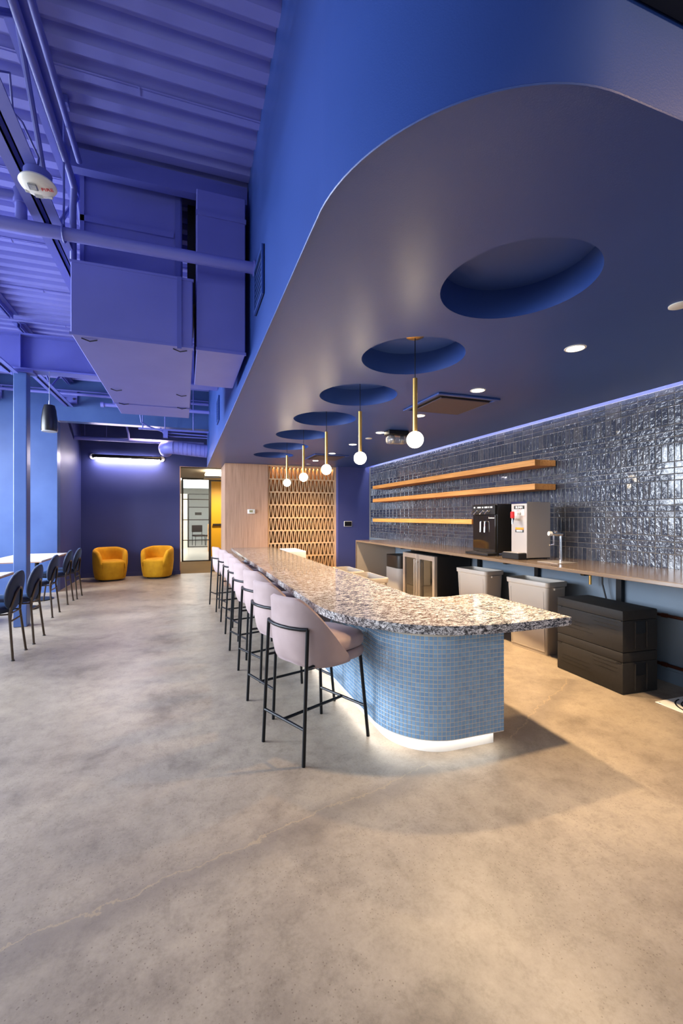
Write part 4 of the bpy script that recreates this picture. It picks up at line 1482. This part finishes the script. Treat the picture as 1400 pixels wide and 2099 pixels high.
fdn = thing('floor_drain', 'white square floor grate with ring slots by the right wall', 'drain', (3.415, 1.975, 0))
obj('plate', box(bm_new(), -0.22, 0.22, -0.22, 0.22, 0.0005, 0.008, 0.002), 'white_plastic', fdn)
for r in (0.05, 0.085, 0.12, 0.155, 0.19):
    for a0 in (0.12, 0.12 + pi / 2, 0.12 + pi, 0.12 + 1.5 * pi):
        obj('slot', tube(bm_new(), [(r * cos(a0 + k * 0.165), r * sin(a0 + k * 0.165), 0.0075) for k in range(9)], 0.0055, 5), 'near_black', fdn)
for sx in (-0.2, 0.2):
    for sy in (-0.2, 0.2):
        obj('screw', lathe(bm_new(), [(0.006, 0.008), (0.006, 0.010)], 8, (sx, sy, 0)), 'stainless', fdn)

# ------------------------------------------------------------------ pendants and ceiling fittings
def make_pendant():
    t = thing('globe_pendant', 'x', 'pendant light', (0, 0, 0), 0, 'brass globe pendants over the bar')
    obj('canopy', lathe(bm_new(), [(0.058, 0.0), (0.058, -0.012), (0.040, -0.020), (0.004, -0.022)], 24, (0, 0, ZS + REC)), 'brass', t, True)
    obj('cord', tube(bm_new(), [(0, 0, 2.235), (0, 0, ZS + REC - 0.02)], 0.0028, 6), 'near_black', t)
    obj('stem', tube(bm_new(), [(0, 0, 1.885), (0, 0, 2.240)], 0.0155, 14), 'brass', t, True)
    obj('globe', sphere(bm_new(), (0, 0, 1.838), 0.0545, 24, 16), 'globe_glow', t, True)
    return t


pn = make_pendant()
pl = ['nearest and largest in view', 'second from the front', 'middle one of the row', 'second from the back', 'farthest and smallest in view']
for k in range(5):
    loc = (1.432, 2.508 + 0.936 * k, 0)
    lab = 'brass globe pendant over the bar, ' + pl[k]
    if k == 0:
        pn.location = loc
        pn['label'] = lab
    else:
        dup(pn, loc, 0, lab)

DL = [2.05, 2.985, 3.92, 4.86, 5.78, 6.70, 7.65]
dn = ['nearest of the row', 'second nearest of the row', 'third nearest of the row', 'in the middle beside the emergency light', 'third from the far end', 'second from the far end', 'farthest of the row']
for k, yy in enumerate(DL):
    t = thing('downlight', 'round lit downlight in the blue soffit, ' + dn[k], 'downlight', (2.29, yy, ZS), 0, 'downlights over the bar')
    obj('trim_ring', lathe(bm_new(), [(0.050, -0.004), (0.060, -0.004), (0.062, -0.0005), (0.050, -0.0005), (0.050, -0.004)], 28, (0, 0, 0), False, False), 'white_plastic', t, True)
    obj('lens', lathe(bm_new(), [(0.0495, -0.002), (0.0495, -0.0005)], 28), 'downlight_glow', t)
    l = bpy.data.lights.new('downlight_beam', 'SPOT')
    l.energy = 215
    l.color = kelvin(3000)
    l.spot_size = radians(128)
    l.spot_blend = 0.9
    l.shadow_soft_size = 0.045
    lo = bpy.data.objects.new('downlight_beam', l)
    C.objects.link(lo)
    lo.location = (2.29, yy, ZS - 0.012)
for yy, nm in ((1.47, 'round white cover disc at the right edge of the soffit'), (5.26, 'small white sprinkler cover between the downlights'), (8.2, 'small white sprinkler cover near the far end of the soffit')):
    tag(obj('sprinkler_cover', lathe(bm_new(), [(0.045, 0.0), (0.045, -0.004), (0.040, -0.007), (0.001, -0.007)], 24, (2.31, yy, ZS - 0.0005)), 'white_plastic', None, True), nm, 'sprinkler cover', 'sprinkler covers')


def cassette(x0, x1, y0, y1, label):
    t = thing('ceiling_air_unit', label, 'air conditioner', ((x0 + x1) / 2, (y0 + y1) / 2, ZS), 0, 'ceiling air units')
    w, d = (x1 - x0) / 2, (y1 - y0) / 2
    bm = bm_new()
    for a in ((-w, w, -d, -d + 0.035), (-w, w, d - 0.035, d), (-w, -w + 0.035, -d + 0.035, d - 0.035), (w - 0.035, w, -d + 0.035, d - 0.035)):
        box(bm, a[0], a[1], a[2], a[3], -0.016, -0.001, 0.003)
    obj('frame', bm, 'blue_soffit', t)
    obj('dark_slot', box(bm_new(), -w + 0.035, w - 0.035, -d + 0.035, d - 0.035, -0.004, -0.001), 'near_black', t)
    obj('face_panel', box(bm_new(), -w + 0.085, w - 0.042, -d + 0.095, d - 0.042, -0.018, -0.005, 0.003), 'unit_face', t)


cassette(2.01, 2.64, 3.13, 3.75, 'square blue ceiling air unit nearer the front')
cassette(2.03, 2.64, 6.82, 7.46, 'square blue ceiling air unit near the far wall')
em = thing('emergency_light', 'two-lamp emergency light with clear cover under the soffit', 'emergency light', (2.44, 4.72, ZS))
obj('housing', box(bm_new(), -0.135, 0.135, -0.07, 0.07, -0.058, -0.001, 0.010, 2), 'black_plastic', em)
obj('cover', box(bm_new(), -0.125, 0.125, -0.06, 0.06, -0.155, -0.059, 0.028, 3), 'clear_lens', em, True)
for s in (-1, 1):
    bm = bm_new()
    sphere(bm, (s * 0.058, -0.008, -0.105), 0.036, 14, 8)
    obj('lamp_head', bm, 'chrome', em, True)

# ------------------------------------------------------------------ dining chairs and tables
def make_dining():
    t = thing('dining_chair', 'x', 'chair', (0, 0, 0), 0, 'navy dining chairs at the tables')
    R = 0.011
    hoop = [(-0.245, -0.173, 0.0), (-0.205, -0.135, 0.43), (-0.222, -0.115, 0.52), (-0.240, -0.075, 0.615), (-0.248, -0.035, 0.648), (-0.250, 0.0, 0.655),
            (-0.248, 0.035, 0.648), (-0.240, 0.075, 0.615), (-0.222, 0.115, 0.52), (-0.205, 0.135, 0.43), (-0.245, 0.173, 0.0)]
    obj('back_frame', tube(bm_new(), hoop, R, 10), 'bronze_metal', t, True)
    for s in (-1, 1):
        obj('leg', tube(bm_new(), [(0.225, s * 0.175, 0.0), (0.180, s * 0.145, 0.425)], R, 10), 'bronze_metal', t, True)
        obj('foot_pad', lathe(bm_new(), [(0.017, 0), (0.014, 0.010)], 10, (0.225, s * 0.175, 0)), 'near_black', t)
        obj('foot_pad', lathe(bm_new(), [(0.017, 0), (0.014, 0.010)], 10, (-0.245, s * 0.173, 0)), 'near_black', t)
        obj('side_rail', tube(bm_new(), [(-0.208, s * 0.137, 0.425), (0.182, s * 0.147, 0.420)], 0.008, 8), 'bronze_metal', t, True)
    obj('cross_bar', tube(bm_new(), [(-0.213, -0.143, 0.355), (-0.213, 0.143, 0.355)], 0.008, 8), 'bronze_metal', t, True)
    obj('cross_bar', tube(bm_new(), [(-0.207, -0.137, 0.425), (-0.207, 0.137, 0.425)], 0.007, 8), 'bronze_metal', t, True)
    bm = bm_new()
    rows_ = []
    for z, f in ((0.432, 0.90), (0.437, 0.97), (0.452, 1.0), (0.470, 0.985), (0.483, 0.92), (0.489, 0.75), (0.491, 0.4)):
        rows_.append([(0.01 + 0.215 * f * cos(2 * pi * k / 32), 0.225 * f * sin(2 * pi * k / 32), z) for k in range(32)])
    g_ = grid(bm, rows_, close_u=True)
    bm.faces.new(g_[0])
    bm.faces.new(list(reversed(g_[-1])))
    obj('seat', bm, 'navy_velvet', t, True, 60)
    # oval upholstered back, dished, leaning slightly
    bm = bm_new()
    rows_ = []
    lean = radians(9)
    for dx, f in ((-0.012, 0.0), (-0.012, 0.55), (-0.012, 0.90), (-0.006, 0.985), (0.006, 1.0), (0.018, 0.97), (0.024, 0.88), (0.020, 0.5), (0.017, 0.0)):
        ring_ = []
        for k in range(36):
            a = 2 * pi * k / 36
            yv, zv = 0.215 * max(f, 0.002) * cos(a), 0.190 * max(f, 0.002) * sin(a)
            xv = dx + 0.30 * yv * yv
            ring_.append((-0.222 + xv - sin(lean) * (zv + 0.0), yv, 0.632 + zv * cos(lean)))
        rows_.append(ring_)
    g_ = grid(bm, rows_, close_u=True)
    bm.faces.new(g_[0])
    bm.faces.new(list(reversed(g_[-1])))
    obj('backrest', bm, 'navy_velvet', t, True, 60)
    return t


dc = make_dining()
cs = [(-1.51, 4.891, 'nearest the viewer'), (-1.499, 5.441, 'second nearest the viewer, in front of the column'), (-1.66, 6.747, 'just behind the column'),
      (-1.685, 7.64, 'second from the armchair recess'), (-1.655, 8.10, 'farthest back beside the recess')]
for i, (x, y, nm) in enumerate(cs):
    lab = 'navy oval-backed dining chair with bronze legs, ' + nm
    loc = (x - 0.245, y, 0)
    if i == 0:
        dc.location, dc.rotation_euler = loc, (0, 0, pi)
        dc['label'] = lab
    else:
        dup(dc, loc, pi, lab)


def table(x0, x1, y0, y1, label):
    t = thing('dining_table', label, 'table', ((x0 + x1) / 2, (y0 + y1) / 2, 0), 0, 'white topped dining tables')
    w, d = (x1 - x0) / 2, (y1 - y0) / 2
    obj('table_top', box(bm_new(), -w, w, -d, d, 0.702, 0.72, 0.002), 'table_white', t)
    obj('top_edge', box(bm_new(), -w + 0.002, w - 0.002, -d + 0.002, d - 0.002, 0.692, 0.701), 'table_edge', t)
    for s in (-1, 1):
        obj('pedestal', tube(bm_new(), [(0, s * (d - 0.32), 0.02), (0, s * (d - 0.32), 0.692)], 0.03, 14), 'black_metal', t, True)
        obj('base_disc', lathe(bm_new(), [(0.23, 0.0), (0.23, 0.012), (0.03, 0.026)], 32, (0, s * (d - 0.32), 0)), 'black_metal', t, True)


table(-2.52, -1.81, 4.30, 5.69, 'white dining table in front of the column, cut by the left edge')
table(-2.62, -1.905, 7.02, 8.42, 'white dining table behind the column')
bq = thing('banquette', 'brown leather banquette at the left edge behind the near table', 'bench', (-2.86, 6.25, 0))
obj('base', box(bm_new(), -0.28, 0.30, -0.55, 0.55, 0.0, 0.30, 0.01), 'near_black', bq)
obj('seat', box(bm_new(), -0.28, 0.32, -0.56, 0.56, 0.30, 0.46, 0.04, 3), 'brown_leather', bq, True)
obj('backrest', box(bm_new(), -0.28, 0.32, 0.40, 0.58, 0.44, 0.66, 0.06, 3), 'brown_leather', bq, True)

# ------------------------------------------------------------------ mustard armchairs
def make_arm():
    t = thing('barrel_armchair', 'x', 'armchair', (0, 0, 0), 0, 'mustard armchairs by the end wall')
    # facing +x
    obj('swivel_base', lathe(bm_new(), [(0.22, 0.0), (0.22, 0.035)], 28), 'near_black', t, True)
    # seat block: D-shaped drum with soft top
    bm = bm_new()
    rows_ = []
    nn = 44
    def outl(f, zf):
        pts = []
        for k in range(nn):
            a = 2 * pi * k / nn
            c_, s_ = cos(a), sin(a)
            e = 0.80
            pts.append((0.325 * f * (abs(c_) ** e) * (1 if c_ > 0 else -1), 0.315 * f * (abs(s_) ** e) * (1 if s_ > 0 else -1)))
        return pts
    for z, f in ((0.030, 0.80), (0.045, 0.86), (0.12, 0.915), (0.25, 0.955), (0.365, 0.965), (0.395, 0.95), (0.412, 0.90), (0.420, 0.75), (0.424, 0.4)):
        rows_.append([(x, yv, z) for x, yv in outl(f, z)])
    g_ = grid(bm, rows_, close_u=True)
    bm.faces.new(g_[0])
    bm.faces.new(list(reversed(g_[-1])))
    obj('seat', bm, 'mustard_velvet', t, True, 60)
    # barrel back wrapping round to the arms
    NT2 = 44
    span = radians(142)
    loops2 = []
    for i in range(NT2 + 1):
        th_ = -span + 2 * span * i / NT2
        a = abs(th_) / span
        zt = 0.685 - 0.10 * max(0.0, a - 0.25) ** 1.2 / (0.75 ** 1.2) * 1.0
        if a > 0.80:
            zt -= 0.24 * ((a - 0.80) / 0.20) ** 1.8
        dirx, diry = -cos(th_), sin(th_)
        def pt(r, z, th_=th_):
            c_, s_ = cos(th_), sin(th_)
            e = 0.88
            return (-r * (abs(c_) ** e) * (1 if c_ > 0 else -1), r * 0.985 * (abs(s_) ** e) * (1 if s_ > 0 else -1), z)
        th2 = 0.095
        lp = [pt(0.275, 0.032), pt(0.292, 0.05), pt(0.318, 0.18), pt(0.335, 0.36), pt(0.338, max(zt - 0.09, 0.20)), pt(0.330, zt - 0.03), pt(0.310, zt - 0.006), pt(0.290, zt),
              pt(0.265, zt - 0.008), pt(0.246, zt - 0.035), pt(0.240, zt - 0.10), pt(0.236, 0.30), pt(0.22, 0.10), pt(0.215, 0.032)]
        loops2.append(lp)
    bm = bm_new()
    g_ = grid(bm, loops2, close_u=True)
    bm.faces.new(g_[0])
    bm.faces.new(list(reversed(g_[-1])))
    obj('backrest', bm, 'mustard_velvet', t, True, 70)
    return t


ac = make_arm()
ac.location, ac.rotation_euler = (-1.50, 10.15, 0), (0, 0, radians(-68))
ac['label'] = 'mustard yellow barrel armchair on the left, against the blue wall'
dup(ac, (-0.575, 10.27, 0), radians(-108), 'mustard yellow barrel armchair on the right, beside the opening')
